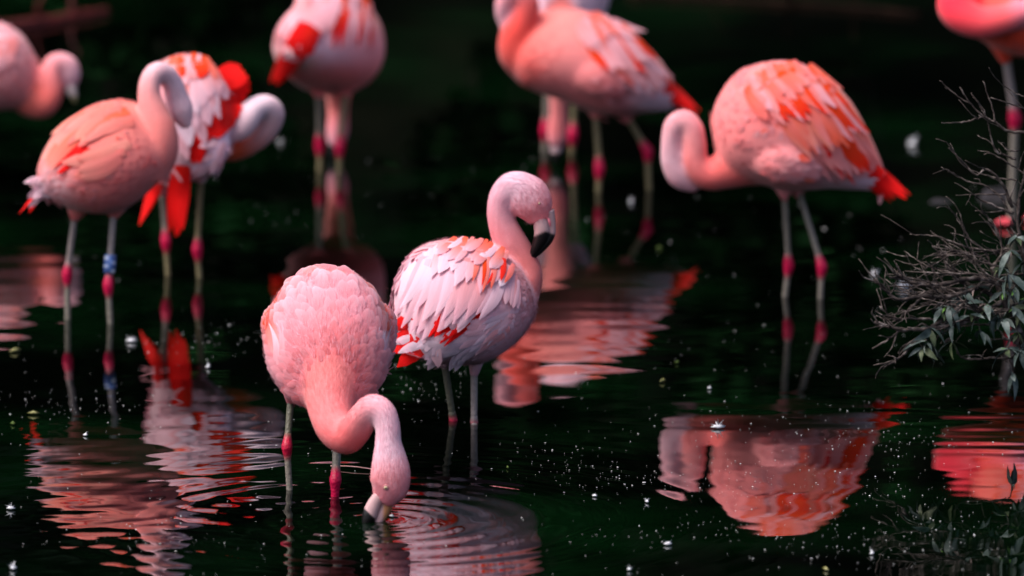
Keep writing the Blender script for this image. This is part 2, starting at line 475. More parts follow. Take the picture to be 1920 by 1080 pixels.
def remesh(v, f, voxel):
    me = bpy.data.meshes.new("tmp"); me.from_pydata(v.tolist(), [], f); me.update()
    o = bpy.data.objects.new("tmp", me); COL.objects.link(o)
    md = o.modifiers.new("r", 'REMESH'); md.mode = 'VOXEL'; md.voxel_size = voxel; md.use_smooth_shade = True
    dg = bpy.context.evaluated_depsgraph_get()
    m2 = bpy.data.meshes.new_from_object(o.evaluated_get(dg))
    n = len(m2.vertices); co = np.zeros(n * 3, np.float32); m2.vertices.foreach_get("co", co)
    nf = len(m2.polygons); lt = np.zeros(len(m2.loops), np.int32); m2.loops.foreach_get("vertex_index", lt)
    faces = lt.reshape(-1, 4) if len(lt) == nf * 4 else [tuple(p.vertices) for p in m2.polygons]
    ne = len(m2.edges); ed = np.zeros(ne * 2, np.int32); m2.edges.foreach_get("vertices", ed)
    bpy.data.objects.remove(o); bpy.data.meshes.remove(me); bpy.data.meshes.remove(m2)
    return co.reshape(-1, 3).astype(float), np.asarray(faces), ed.reshape(-1, 2)

def laplace(val, ed, it, lam=0.5):
    n = len(val); deg = np.bincount(ed.ravel(), minlength=n).astype(float)[:, None]
    for _ in range(it):
        acc = np.zeros_like(val)
        for d in range(val.shape[1]):
            acc[:, d] = np.bincount(ed[:, 0], val[ed[:, 1], d], n) + np.bincount(ed[:, 1], val[ed[:, 0], d], n)
        val = val + lam * (acc / np.maximum(deg, 1) - val)
    return val

def vnormals(v, f):
    a = v[f[:, 2]] - v[f[:, 0]]; b = v[f[:, 3]] - v[f[:, 1]]
    fn = np.cross(a, b); n = np.zeros_like(v)
    for k in range(4): np.add.at(n, f[:, k], fn)
    return norm(n)

def bird(label, water, yaw, torso, neck, neckcols, field, legs, thighs=(), extras=(), rows=(), xref=None, egg=0.08,
         voxel=0.0042, fsize=(16, 40), dens=0.42, tuft=0, streaks=(), bill=None, eyes=(), seed=1, smooth=7, tipmix=0.5, bellyfluff=None,
         nofeather=None, flf=1.0, liftk=0.65, sr=(50, 190), strands=0, blend=.35, tipcol=None):
    rng = np.random.default_rng(seed)
    Wp = ground(*water); Y0 = Wp[1]
    s = FPX / ((Wp - CAMP) @ FWD)                       # photo pixels per metre at this bird
    P = lambda x, y, off=0.0: at(x, y, Y0 + off / s)
    root = thing("flamingo", Wp, label, "flamingo", "flamingos wading in the pond")
    hd = np.array([math.cos(yaw), math.sin(yaw), 0.0]); lat = np.array([-hd[1], hd[0], 0.0])
    # --- source shells: torso loft, neck and head tube, thighs
    V = []; F = []; C = []; T = []; Lb = []; off_ = 0
    def add(v, f, c, t, lb):
        nonlocal off_
        V.append(v); F.extend([tuple(i + off_ for i in q) for q in f]); C.append(c); T.append(t); Lb.append(np.full(len(v), lb)); off_ += len(v)
    ts = catmull(torso, 44)
    a = np.linspace(0, 2 * math.pi, 40, endpoint=False)
    ca, sa = np.cos(a), np.sin(a)
    rings = []
    for (tx, ty, bx, by, rl, of) in ts:
        if xref is not None: of = of + ((tx + bx) / 2 - xref) * math.tan(yaw) * (1 if abs(math.cos(yaw)) > .3 else 0)
        tp, bt = P(tx, ty, of), P(bx, by, of)
        c = (tp + bt) / 2; h = (tp - bt) / 2; r = max(rl, 1) / s
        sq = np.sign(sa) * np.abs(sa) ** 0.92
        rings.append(c + np.outer(ca, h) + np.outer(sq * (1 - egg * ca), lat * r))
    rings = np.array(rings)
    v, f = rings_mesh(rings)
    cent = rings.mean(1); Tn = norm(np.gradient(cent, axis=0))
    tt = np.vstack([np.repeat(Tn, 40, 0), Tn[0], Tn[-1]])
    px, py = proj(v)
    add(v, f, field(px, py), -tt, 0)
    nk = [tuple(q) + ((1.0,) if len(q) == 4 else ()) for q in neck]
    nn = 14 * len(nk)
    ni = catmull(nk, nn)
    NP = np.array([P(q[0], q[1], q[2]) for q in ni])
    nr = tube_rings(NP, ni[:, 3] / s, ni[:, 3] * ni[:, 4] / s, 26)
    v, f = rings_mesh(nr)
    fr = np.linspace(0, 1, nn)
    xs = [q[0] for q in neckcols]; nc = np.stack([np.interp(fr, xs, [q[1][k] for q in neckcols]) for k in range(3)], -1)
    cc = np.vstack([np.repeat(nc, 26, 0), nc[0], nc[-1]])
    nT = norm(np.gradient(NP, axis=0)); tt = np.vstack([np.repeat(-nT, 26, 0), -nT[0], -nT[-1]])
    add(v, f, cc, tt, 1)
    nroot = NP[0]
    for ie, ex in enumerate(list(thighs) + list(extras)):
        pts = ex["pts"]; ei = catmull(pts, 16)
        EP = np.array([P(q[0], q[1], q[2]) for q in ei])
        r = np.maximum(ei[:, 3], 1.0) / s
        v, f = rings_mesh(tube_rings(EP, r, r * ex.get("k", 1.0), 20))
        px, py = proj(v)
        cc = field(px, py) if ex.get("col") is None else np.ones((len(v), 1)) * ex["col"]
        eT = norm(np.gradient(EP, axis=0)); tt = np.vstack([np.repeat(eT, 20, 0), eT[0], eT[-1]])
        add(v, f, cc, tt, 3 if ie < len(thighs) else 2)
    V = np.vstack(V); C = np.vstack(C); T = np.vstack(T); Lb = np.concatenate(Lb)
    v, f, ed = remesh(V, F, voxel)
    kd = kdtree.KDTree(len(V))
    for i, p in enumerate(V.tolist()): kd.insert(p, i)
    kd.balance()
    src = np.array([kd.find(p)[1] for p in v.tolist()])
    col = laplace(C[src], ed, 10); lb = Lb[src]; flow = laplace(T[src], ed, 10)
    v = laplace(v, ed, smooth)
    n = vnormals(v, f)
    if np.mean(np.einsum('ij,ij->i', n, v - v.mean(0))) < 0: n = -n; f = f[:, ::-1]
    bvh = BVHTree.FromPolygons([Vector(p) for p in v], f.tolist())
    # --- legs, joined into the same body mesh
    lv = []; lf = []; lc = []; lo = len(v)
    for lg in legs:
        Yw = ground(*lg["water"])[1]; ow = (Yw - Y0) * s
        top = P(*lg["top"]); kn = P(lg["knee"][0], lg["knee"][1], lg.get("kneeoff", ow)); wt = P(*lg["water"], ow)
        dirn = norm((wt - kn)[None])[0]
        zb = -0.27 if not lg.get("foot") else 0.004
        q = wt + dirn * ((zb - wt[2]) / dirn[2]) if abs(dirn[2]) > .2 else wt
        m = lg.get("r", 5.9)
        ctrl = []
        for t in (0, .3, .6, .82): p = top + (kn - top) * t; ctrl.append((*p, m * (1.1 - .15 * t)))
        up = norm((top - kn)[None])[0]; kr = lg.get("kr", 10.4)
        ctrl += [(*(kn + up * 26 / s), m * 1.0), (*(kn + up * 11 / s), kr * .86), (*kn, kr), (*(kn + dirn * 12 / s), kr * .82), (*(kn + dirn * 24 / s), m * .98)]
        L2 = np.linalg.norm(q - kn)
        for t in np.linspace(34 / s / L2, 1, 6): p = kn + (q - kn) * t; ctrl.append((*p, m * .95))
        ci = catmull(ctrl, 70)
        pts = ci[:, :3]; r = ci[:, 3] / s
        rv, rf = rings_mesh(tube_rings(pts, r, r, 14, np.array([0.15, 1, 0.1])))
        dk = np.linalg.norm(pts - kn, axis=1) * s
        k = 1 - sstep(lg.get('kl', 11) , lg.get('kl', 11) + 18, dk)[:, None]
        upm = (((pts - kn) @ up) > 0)[:, None]
        base = np.where(upm, lg.get("c1", LEGC), lg.get("c2", LEGC))
        cc = base * (1 - k) + lg.get("ck", MAGENTA) * k
        cc = np.vstack([np.repeat(cc, 14, 0), cc[0], cc[-1]])
        lv.append(rv); lf += [tuple(i + lo for i in t) for t in rf]; lc.append(cc); lo += len(rv)
        if lg.get("foot"):
            toes = [(-1.05, .03), (-.45, .042), (.3, .038)]
            tp = []
            for ang, ln in toes:
                d = np.array([-math.cos(ang), math.sin(ang), 0.0]) * ln
                pp = np.array([q + [0, 0, .008], q + d * .5 + [0, 0, .008], q + d + [0, 0, .004]])
                rr = np.array([.008, .007, .003])
                rv, rf = rings_mesh(tube_rings(catmull(pp, 8), np.interp(np.linspace(0, 2, 8), [0, 1, 2], rr), np.interp(np.linspace(0, 2, 8), [0, 1, 2], rr), 8, ZED))
                lv.append(rv); lf += [tuple(i + lo for i in t) for t in rf]; lc.append(np.ones((len(rv), 1)) * S(230, 80, 95)); lo += len(rv)
                tp.append(q + d * .85)
            for w0, w1 in ((0, 1), (1, 2)):
                g = np.array([q + [0, 0, .012], tp[w0] + [0, 0, .006], (tp[w0] + tp[w1]) / 2 * .9 + q * .1 + [0, 0, .005], tp[w1] + [0, 0, .006]])
                lv.append(g); lf.append((lo, lo + 1, lo + 2, lo + 3)); lc.append(np.ones((4, 1)) * S(225, 95, 105)); lo += 4
    allf = f.tolist() + lf
    obj("body", np.vstack([v] + lv), allf, None, root, col=np.vstack([rich(col)] + lc), mats=[M_DOWN, M_LEG],
        midx=[0] * len(f) + [1] * len(lf))
    # --- contour plumage: small overlapping feathers over the torso
    vpx, vpy = proj(v)
    cand = np.where((lb != 1) & (lb != 3))[0]; rng.shuffle(cand)
    droot = np.linalg.norm(v - nroot, axis=1) * s
    size = fsize[0] + (fsize[1] - fsize[0]) * sstep(sr[0], sr[1], droot)
    below = sstep(-.2, -.7, n[:, 2])
    size = size * (1 - .35 * below)
    size = np.where(lb == 2, np.minimum(size, fsize[0] * 1.4), size)
    cell = fsize[1] * dens / s; H = {}; keep = []
    for i in cand.tolist():
        p = v[i]; key = (int(p[0] // cell), int(p[1] // cell), int(p[2] // cell)); rr = (size[i] * dens / s) ** 2; ok = True
        for dx in (-1, 0, 1):
            for dy in (-1, 0, 1):
                for dz in (-1, 0, 1):
                    for j in H.get((key[0] + dx, key[1] + dy, key[2] + dz), ()):
                        d = v[j] - p
                        if d[0] * d[0] + d[1] * d[1] + d[2] * d[2] < rr: ok = False; break
                    if not ok: break
                if not ok: break
            if not ok: break
        if ok: H.setdefault(key, []).append(i); keep.append(i)
    K = np.array(keep)
    def covered(K, lo=.12, hi=.8):
        return _cov(K, lo, hi)
    def _cov(K, lo, hi):
      cov = np.zeros(len(K), bool); facing = n[K] @ FWD < 0
      for rw in rows:            # no small feathers where the large ones lie
          bq = np.array(catmull(rw["base"], 12) if len(rw["base"]) > 2 else np.linspace(rw["base"][0], rw["base"][1], 12), float)
          tq_ = np.array(catmull(rw["tip"], 12) if len(rw["tip"]) > 2 else np.linspace(rw["tip"][0], rw["tip"][1], 12), float)
          for b_, t_ in zip(bq, tq_):
              dv = t_ - b_; u_ = ((vpx[K] - b_[0]) * dv[0] + (vpy[K] - b_[1]) * dv[1]) / (dv @ dv)
              dd_ = np.abs((vpx[K] - b_[0]) * -dv[1] + (vpy[K] - b_[1]) * dv[0]) / np.linalg.norm(dv)
              cov |= (u_ > lo) & (u_ < hi) & (dd_ < rw["w"] * .55) & facing
      return cov
    K = K[~covered(K)]
    fl = flow[K] + 0.9 * norm(v[K] - nroot) * np.where(lb[K] == 0, 1, .2)[:, None] + rng.normal(0, .20, (len(K), 3))
    D = norm(fl - n[K] * np.einsum('ij,ij->i', fl, n[K])[:, None])
    fluff = np.clip(np.maximum(sstep(.25, -.35, n[K][:, 2]), np.where(lb[K] == 2, .8, 0)) * flf, 0, 1)
    fl = fl + rng.normal(0, .28, (len(K), 3)) * fluff[:, None]; D = norm(fl - n[K] * np.einsum('ij,ij->i', fl, n[K])[:, None])
    L = size[K] * rng.uniform(.7, 1.3, len(K)) * (1 + .5 * fluff) / s; W = L * rng.uniform(.46, .60, len(K)) * (1 - .42 * fluff)
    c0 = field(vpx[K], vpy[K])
    for (bx, by, rx, ry, cs, pr) in streaks:
        g = pr * np.exp(-0.5 * (((vpx[K] - bx) / rx) ** 2 + ((vpy[K] - by) / ry) ** 2))
        hit = rng.random(len(K)) < g
        c0[hit] = c0[hit] * .25 + np.asarray(cs) * .75
    br = rng.normal(1, .09, len(K))[:, None]
    c0 = c0 * br
    near_neck = sstep(170, 60, droot[K])[:, None]
    tm = tipmix * (1 - .8 * near_neck)
    c1 = c0 * (1 - tm) + (PALE if tipcol is None else tipcol) * tm * br
    fv, ff, fc, fu = feather_batch(v[K] - n[K] * (1.5 / s), n[K], D, L, W, c0, c1, liftk * (3.2 + size[K] * .05) / s, np.full(len(K), s / 150.0), rng)
    tag(obj("plumage", fv, ff.tolist(), M_FEA, root, col=fc, fuv=fu), kind="stuff")
    # --- fine down on neck and head
    if tuft:
        cand = np.where((lb == 1) | (lb == 3) | (droot < 75))[0]
        K = rng.choice(cand, tuft)
        fl = flow[K] + rng.normal(0, .14, (tuft, 3)); D = norm(fl - n[K] * np.einsum('ij,ij->i', fl, n[K])[:, None])
        L = rng.uniform(8, 15, tuft) / s; Sd = np.cross(D, n[K]); w = rng.uniform(.35, .7, tuft) / s
        tipp = v[K] + D * L[:, None] + n[K] * (rng.uniform(.3, 1.3, tuft) / s)[:, None]
        b0 = v[K] - n[K] * .3 / s
        tv = np.stack([b0 - Sd * w[:, None], b0 + Sd * w[:, None], tipp], 1).reshape(-1, 3)
        tcol = np.repeat(col[K] * rng.normal(1.0, .035, (tuft, 1)), 3, 0)
        tf = np.arange(tuft * 3).reshape(-1, 3).tolist()
        tag(obj("down", tv, tf, M_FEA, root, col=tcol, fuv=np.zeros((len(tv), 3))), kind="stuff")
    if strands:
        cand = np.where((lb != 1) & (lb != 3))[0]; K = rng.choice(cand, strands); K = K[~covered(K, -.15, .98)]; strands = len(K)
        fl = flow[K] + 0.9 * norm(v[K] - nroot) + rng.normal(0, .2, (strands, 3)); D = norm(fl - n[K] * np.einsum('ij,ij->i', fl, n[K])[:, None])
        fla = sstep(.3, -.3, n[K][:, 2])
        L = rng.uniform(12, 24, strands) * (1 + .5 * fla) / s; Sd = np.cross(D, n[K]); w = rng.uniform(.3, .6, strands) / s
        b0 = v[K] + n[K] * (rng.uniform(2.0, 5.5, strands) / s)[:, None]; tipp = b0 + D * L[:, None] + n[K] * ((rng.uniform(-.5, 2.0, strands) + 2.5 * fla) / s)[:, None] - n[K] * (L * L * s / 300)[:, None]
        tv = np.stack([b0 - Sd * w[:, None], b0 + Sd * w[:, None], tipp], 1).reshape(-1, 3)
        c_ = field(vpx[K], vpy[K]); mxx = rng.uniform(0, .8, (strands, 1)); c_ = c_ * (1 - mxx) + PALE * mxx
        tag(obj("filoplumes", tv, np.arange(strands * 3).reshape(-1, 3).tolist(), M_FEA, root, col=np.repeat(c_, 3, 0), fuv=np.zeros((len(tv), 3))), kind="stuff")
    # --- wings and tail: large feathers laid one over the other along the body
    parts = {}
    for ri, rw in enumerate(rows):
        pn = rw.get("part", "wing")
        bp = catmull(rw["base"], 30) if len(rw["base"]) > 2 else np.linspace(rw["base"][0], rw["base"][1], 30)
        tp = catmull(rw["tip"], 30) if len(rw["tip"]) > 2 else np.linspace(rw["tip"][0], rw["tip"][1], 30)
        cnt = rw["n"]; order = list(range(cnt)); 
        if rw.get("rev"): order = order[::-1]
        for oi, k in enumerate(order):
            u = (k + .5) / cnt * 29; i0 = int(u); w_ = u - i0; i1 = min(i0 + 1, 29)
            b = bp[i0] * (1 - w_) + bp[i1] * w_ + rng.normal(0, 2, 2); t = tp[i0] * (1 - w_) + tp[i1] * w_ + rng.normal(0, rw.get("jit", 7), 2)
            bend = rw.get("bend", 0) * rng.uniform(.7, 1.3)
            KN = 10; cl = []; nl = []; last = None; lastn = None
            dv = t - b; pv = np.array([-dv[1], dv[0]])
            samples = []
            for q in np.linspace(0, 1, KN):
                xy = b + dv * q + pv * bend * math.sin(math.pi * q)
                d = norm(ray(*xy)[None])[0]
                h = bvh.ray_cast(Vector(CAMP), Vector(d))
                samples.append((xy, d, h))
            for xy, d, h in samples:
                if h[0] is not None:
                    dist = h[3]; nn_ = np.array(h[1]); nn_ = nn_ if nn_ @ d < 0 else -nn_
                    last, lastn = dist, norm((nn_ - d * .25)[None])[0]
                if last is None:
                    for _, _, h2 in samples:
                        if h2[0] is not None: last = h2[3]; lastn = np.array(h2[1]); break
                    else: last = np.linalg.norm(Wp - CAMP); lastn = -d
                cl.append(last); nl.append(lastn)
            cl = np.array(cl); cl = np.convolve(np.pad(cl, 2, 'edge'), np.ones(5) / 5, 'valid')
            nl = np.array(nl); nl = norm(np.stack([np.convolve(np.pad(nl[:, z], 2, 'edge'), np.ones(5) / 5, 'valid') for z in range(3)], -1))
            pts = np.array([CAMP + sm[1] * c for sm, c in zip(samples, cl)])
            offn = (rw.get("lay", 6) * .62 + .22 * oi * (1 if oi % 2 else .4)) / s
            lift = np.linspace(-2.5, rw.get("lift", 1.6), KN) / s
            pts = pts + nl * (offn + lift)[:, None]
            wd = rw["w"] * rng.uniform(.75, 1.25) / s * .5
            tq = np.linspace(0, 1, KN)
            prof = np.interp(tq, [0, .2, .5, .78, .93, 1], [.45, .8, 1, .92, .55, .1]) if not rw.get("point") else np.interp(tq, [0, .2, .5, .8, 1], [.6, .95, 1, .55, .06])
            Tn_ = norm(np.gradient(pts, axis=0)); Sd = norm(np.cross(Tn_, nl))
            ss = np.array([-1, -.5, 0, .5, 1.0]); vv = []; cc = []; uu = []
            cbase = rw["cols"][rng.integers(len(rw["cols"]))]; cb = np.asarray(cbase[0]); ct = np.asarray(cbase[1])
            if ct[1] > .13: fc_ = field(b[0], b[1]); ft_ = field(t[0], t[1]); cb = cb * (1 - blend) + fc_ * blend; ct = ct * (1 - blend) + ft_ * blend
            br_ = rng.normal(1, .05)
            rid = rng.random() * 40
            for z in range(KN):
                rag = rng.normal(0, .05, 5) * (z > KN - 4)
                for jj, sx in enumerate(ss):
                    vv.append(pts[z] + Sd[z] * wd * prof[z] * sx * (1 + rag[jj]) - nl[z] * abs(sx) ** 2 * wd * .12 * prof[z] + Tn_[z] * rag[jj] * wd * .5)
                    m = tq[z] ** rw.get("grad", 1.5); cc.append((cb * (1 - m) + ct * m) * br_ * (1 - .05 * (sx == 0))); uu.append((sx, tq[z], rid))
            kq = np.arange(KN * 5).reshape(KN, 5)
            fq = np.stack([kq[:-1, :-1], kq[:-1, 1:], kq[1:, 1:], kq[1:, :-1]], -1).reshape(-1, 4)
            parts.setdefault(pn, []).append((np.array(vv), fq.tolist(), np.array(cc), np.array(uu)))
    for pn, fs in parts.items():
        # the part's own mesh is the layer of short covert feathers under the large ones
        vs = []; fcs = []; cs = []; us = []; o_ = 0
        for vv, fq, cc, uu in fs:
            q = vv.reshape(10, 5, 3)[:6]; mid = q[:, 2:3]
            g = mid + (q - mid) * .9; nrm = norm(np.cross(q[1:2, 4] - q[1:2, 0], q[2:3, 2] - q[0:1, 2]))[0]
            if nrm @ FWD > 0: nrm = -nrm
            g = (g - nrm * 2.2 / s).reshape(-1, 3)
            kq = np.arange(30).reshape(6, 5); ffq = np.stack([kq[:-1, :-1], kq[:-1, 1:], kq[1:, 1:], kq[1:, :-1]], -1).reshape(-1, 4) + o_
            vs.append(g); fcs += ffq.tolist(); cs.append(cc[:30] * .96); us.append(uu[:30]); o_ += 30
        po = obj(pn.split("#")[0], np.vstack(vs), fcs, M_FEA, root, col=np.vstack(cs), fuv=np.vstack(us))
        for vv, fq, cc, uu in fs:
            obj("feather", vv, fq, M_FEA, po, col=cc, fuv=uu)
    # --- bill
    if bill:
        bo = None
        for name, ctrl, cfun in bill:
            bi = catmull(ctrl, 36)
            BP = np.array([P(q[0], q[1], q[2]) for q in bi])
            rg = tube_rings(BP, np.maximum(bi[:, 3], .6) / s, np.maximum(bi[:, 3] * bi[:, 4], .6) / s, 20)
            bv, bf = rings_mesh(rg); bx, by = proj(bv)
            o = obj(name, bv, bf, M_BILL, root if bo is None else bo, col=cfun(bx, by))
            if bo is None: bo = o
    for (ex, ey, er) in eyes:
        d = norm(ray(ex, ey)[None])[0]; h = bvh.ray_cast(Vector(CAMP), Vector(d))
        if h[0] is None: continue
        c = np.array(h[0]); nn_ = np.array(h[1]); nn_ = nn_ if nn_ @ d < 0 else -nn_
        def ball(cen, r, ax, flat, n1=12, n2=16):
            e1 = norm(np.cross(ax, ZED + .01)[None])[0]; e2 = np.cross(ax, e1)
            th = np.linspace(0.02, math.pi - .02, n1)
            rg = np.array([[cen + ax * math.cos(t_) * r * flat + (e1 * math.cos(p_) + e2 * math.sin(p_)) * math.sin(t_) * r for p_ in np.linspace(0, 2 * math.pi, n2, endpoint=False)] for t_ in th])
            return rings_mesh(rg)
        bv, bf = ball(c, (er * 1.75) / s, nn_, .28); lid = obj("eyelid", bv, bf, M_BILL, root, col=np.ones((len(bv), 1)) * S(206, 140, 142))
        bv, bf = ball(c + nn_ * .5 / s, er / s, nn_, .62); eo = obj("eye", bv, bf, M_EYE, root, col=np.ones((len(bv), 1)) * S(232, 214, 170))
        bv, bf = ball(c + nn_ * (er * .55) / s, er * .5 / s, nn_, .5); obj("pupil", bv, bf, M_EYE, eo, col=np.ones((len(bv), 1)) * BLACK)
    return root, P, s, bvh

def L_(top, knee, water, **k): return dict(top=top, knee=knee, water=water, **k)
def two(c0, c1): return (c0, c1)
exec_birds = True
D2 = math.radians
WH = [two(PALE, WHITE), two(WHITE, PALE), two(S(244, 196, 204), WHITE), two(PINK, PALE)]
REDS = [two(RED, ORANGE), two(DEEPRED, RED), two(ORANGE, RED)]
CORALS = [two(CORAL, ORANGE), two(ORANGE, CORAL), two(SALMON, PALE), two(PALE, SALMON)]
MIXED = [two(PINK, PALE), two(CORAL, ORANGE), two(S(240, 170, 168), LILAC), two(SALMON, CORAL), two(PALE, PINK)]

# A: the feeding bird in front ------------------------------------------------
fA = make_field(S(240, 158, 166), [
    (636, 700, 50, 56, S(242, 154, 152), 3.0), (560, 600, 60, 60, S(244, 190, 198), 1.0), (690, 600, 50, 60, S(244, 190, 198), 1.0), (615, 560, 80, 40, S(245, 186, 192), 1.0),
    (500, 585, 15, 45, CORAL, 5), (530, 540, 24, 16, CORAL, 2.2), (726, 565, 13, 34, CORAL, 5), (702, 530, 18, 12, CORAL, 1.6),
    (615, 508, 70, 8, SALMON, .8), (510, 690, 30, 50, LILAC, 1.0), (722, 690, 24, 50, LILAC, 1.0), (640, 770, 60, 40, S(243, 158, 156), 1.5)])
def zA(x, y): return 440 + x / 2, 460 + y / 2
def billA_col(x, y):
    c = np.ones((len(x), 1)) * HORN
    k = sstep(-2, 2, (y - 957) - (x - 687) * .95)[:, None]
    c = c * (1 - k) + BLACK * k
    return c
bird("pink flamingo in front, facing us with its head dipped to the water", (600, 922), D2(-90),
     torso=[(612, 575, 612, 640, 30, 250), (612, 540, 612, 690, 78, 175), (614, 510, 614, 722, 108, 90), (614, 503, 614, 742, 116, 15),
            (615, 528, 615, 757, 114, -55), (618, 572, 618, 768, 100, -110), (622, 625, 622, 778, 70, -150), (626, 670, 626, 775, 38, -172)],
     neck=[(620, 690, -120, 62), (620, 735, -150, 52), (622, 775, -180, 42), (631, 805, -208, 36), (650, 818, -230, 33), (668, 803, -248, 30), (682, 782, -262, 28),
           (700, 766, -274, 27), (718, 776, -282, 25), (727, 803, -288, 23.5), (728, 830, -292, 25, .95), (730, 855, -294, 31, .85), (732, 885, -296, 37, .78), (730, 912, -296, 36, .74),
           (722, 930, -296, 27, .75), (715, 941, -296, 18, .75)],
     neckcols=[(0, S(243, 160, 158)), (.15, S(244, 160, 160)), (.32, S(241, 142, 142)), (.42, S(244, 170, 172)), (.55, S(247, 206, 214)), (.72, S(248, 212, 220)), (.82, S(243, 176, 180)), (1, S(240, 172, 178))],
     field=fA, legs=[L_((547, 730, 60), (538, 838), (543, 919), c1=LEGD, r=6.5, kr=10.5, ck=S(190, 18, 60)), L_((634, 800, 10), (629, 900), (628, 930), r=8, kr=11.5, c2=MAGENTA)],
     thighs=[dict(pts=[(552, 700, 30, 34), (549, 735, 45, 20), (546, 758, 55, 8)]), dict(pts=[(640, 720, 0, 34), (638, 780, 5, 20), (634, 815, 10, 9)])],
     extras=[dict(pts=[(534, 700, 20, 12), (524, 650, 40, 24), (522, 600, 80, 26), (554, 590, 120, 16)], k=1.4), dict(pts=[(712, 700, 20, 12), (716, 650, 40, 22), (712, 600, 80, 26), (680, 590, 120, 16)], k=1.4)],
     rows=[dict(part="wing", base=[(536, 695), (524, 685), (514, 672)], tip=[(532, 606), (519, 600), (507, 618)], n=7, w=11, cols=[two(PINK, PALE), two(S(243, 190, 196), WHITE)], lay=5, bend=.07, point=True),
           dict(part="wing#2", base=[(716, 690), (724, 680)], tip=[(716, 612), (725, 622)], n=4, w=11, cols=[two(PINK, WHITE), two(PALE, WHITE)], lay=3, bend=-.06, point=True)],
     voxel=.0036, fsize=(12, 74), dens=.31, tuft=16000, seed=21, tipmix=.85, tipcol=S(248, 218, 226), strands=8000, blend=.1, liftk=1.75, flf=.15, sr=(25, 175),
     streaks=[(615, 525, 90, 22, SALMON, .3), (512, 590, 14, 40, CORAL, .6), (724, 570, 12, 40, CORAL, .6)],
     bill=[("bill", [(712, 930, -302, 12, .8), (703, 943, -302, 13, .75), (697, 955, -303, 13.5, .75), (692, 968, -304, 13, .8), (688, 982, -304, 9, .9), (690, 996, -304, 3, 1)], billA_col),
           ("lower_mandible", [(724, 930, -294, 14, .8), (723, 945, -294, 13.5, .8), (718, 960, -296, 11.5, .8), (711, 975, -298, 9, .8), (704, 988, -300, 5, .9), (701, 998, -301, 2, 1)],
            lambda x, y: np.ones((len(x), 1)) * TAN * (1 - sstep(722, 715, x)[:, None]) + np.ones((len(x), 1)) * HORN * sstep(722, 715, x)[:, None])],
     eyes=[(723.5, 914, 3.4)])

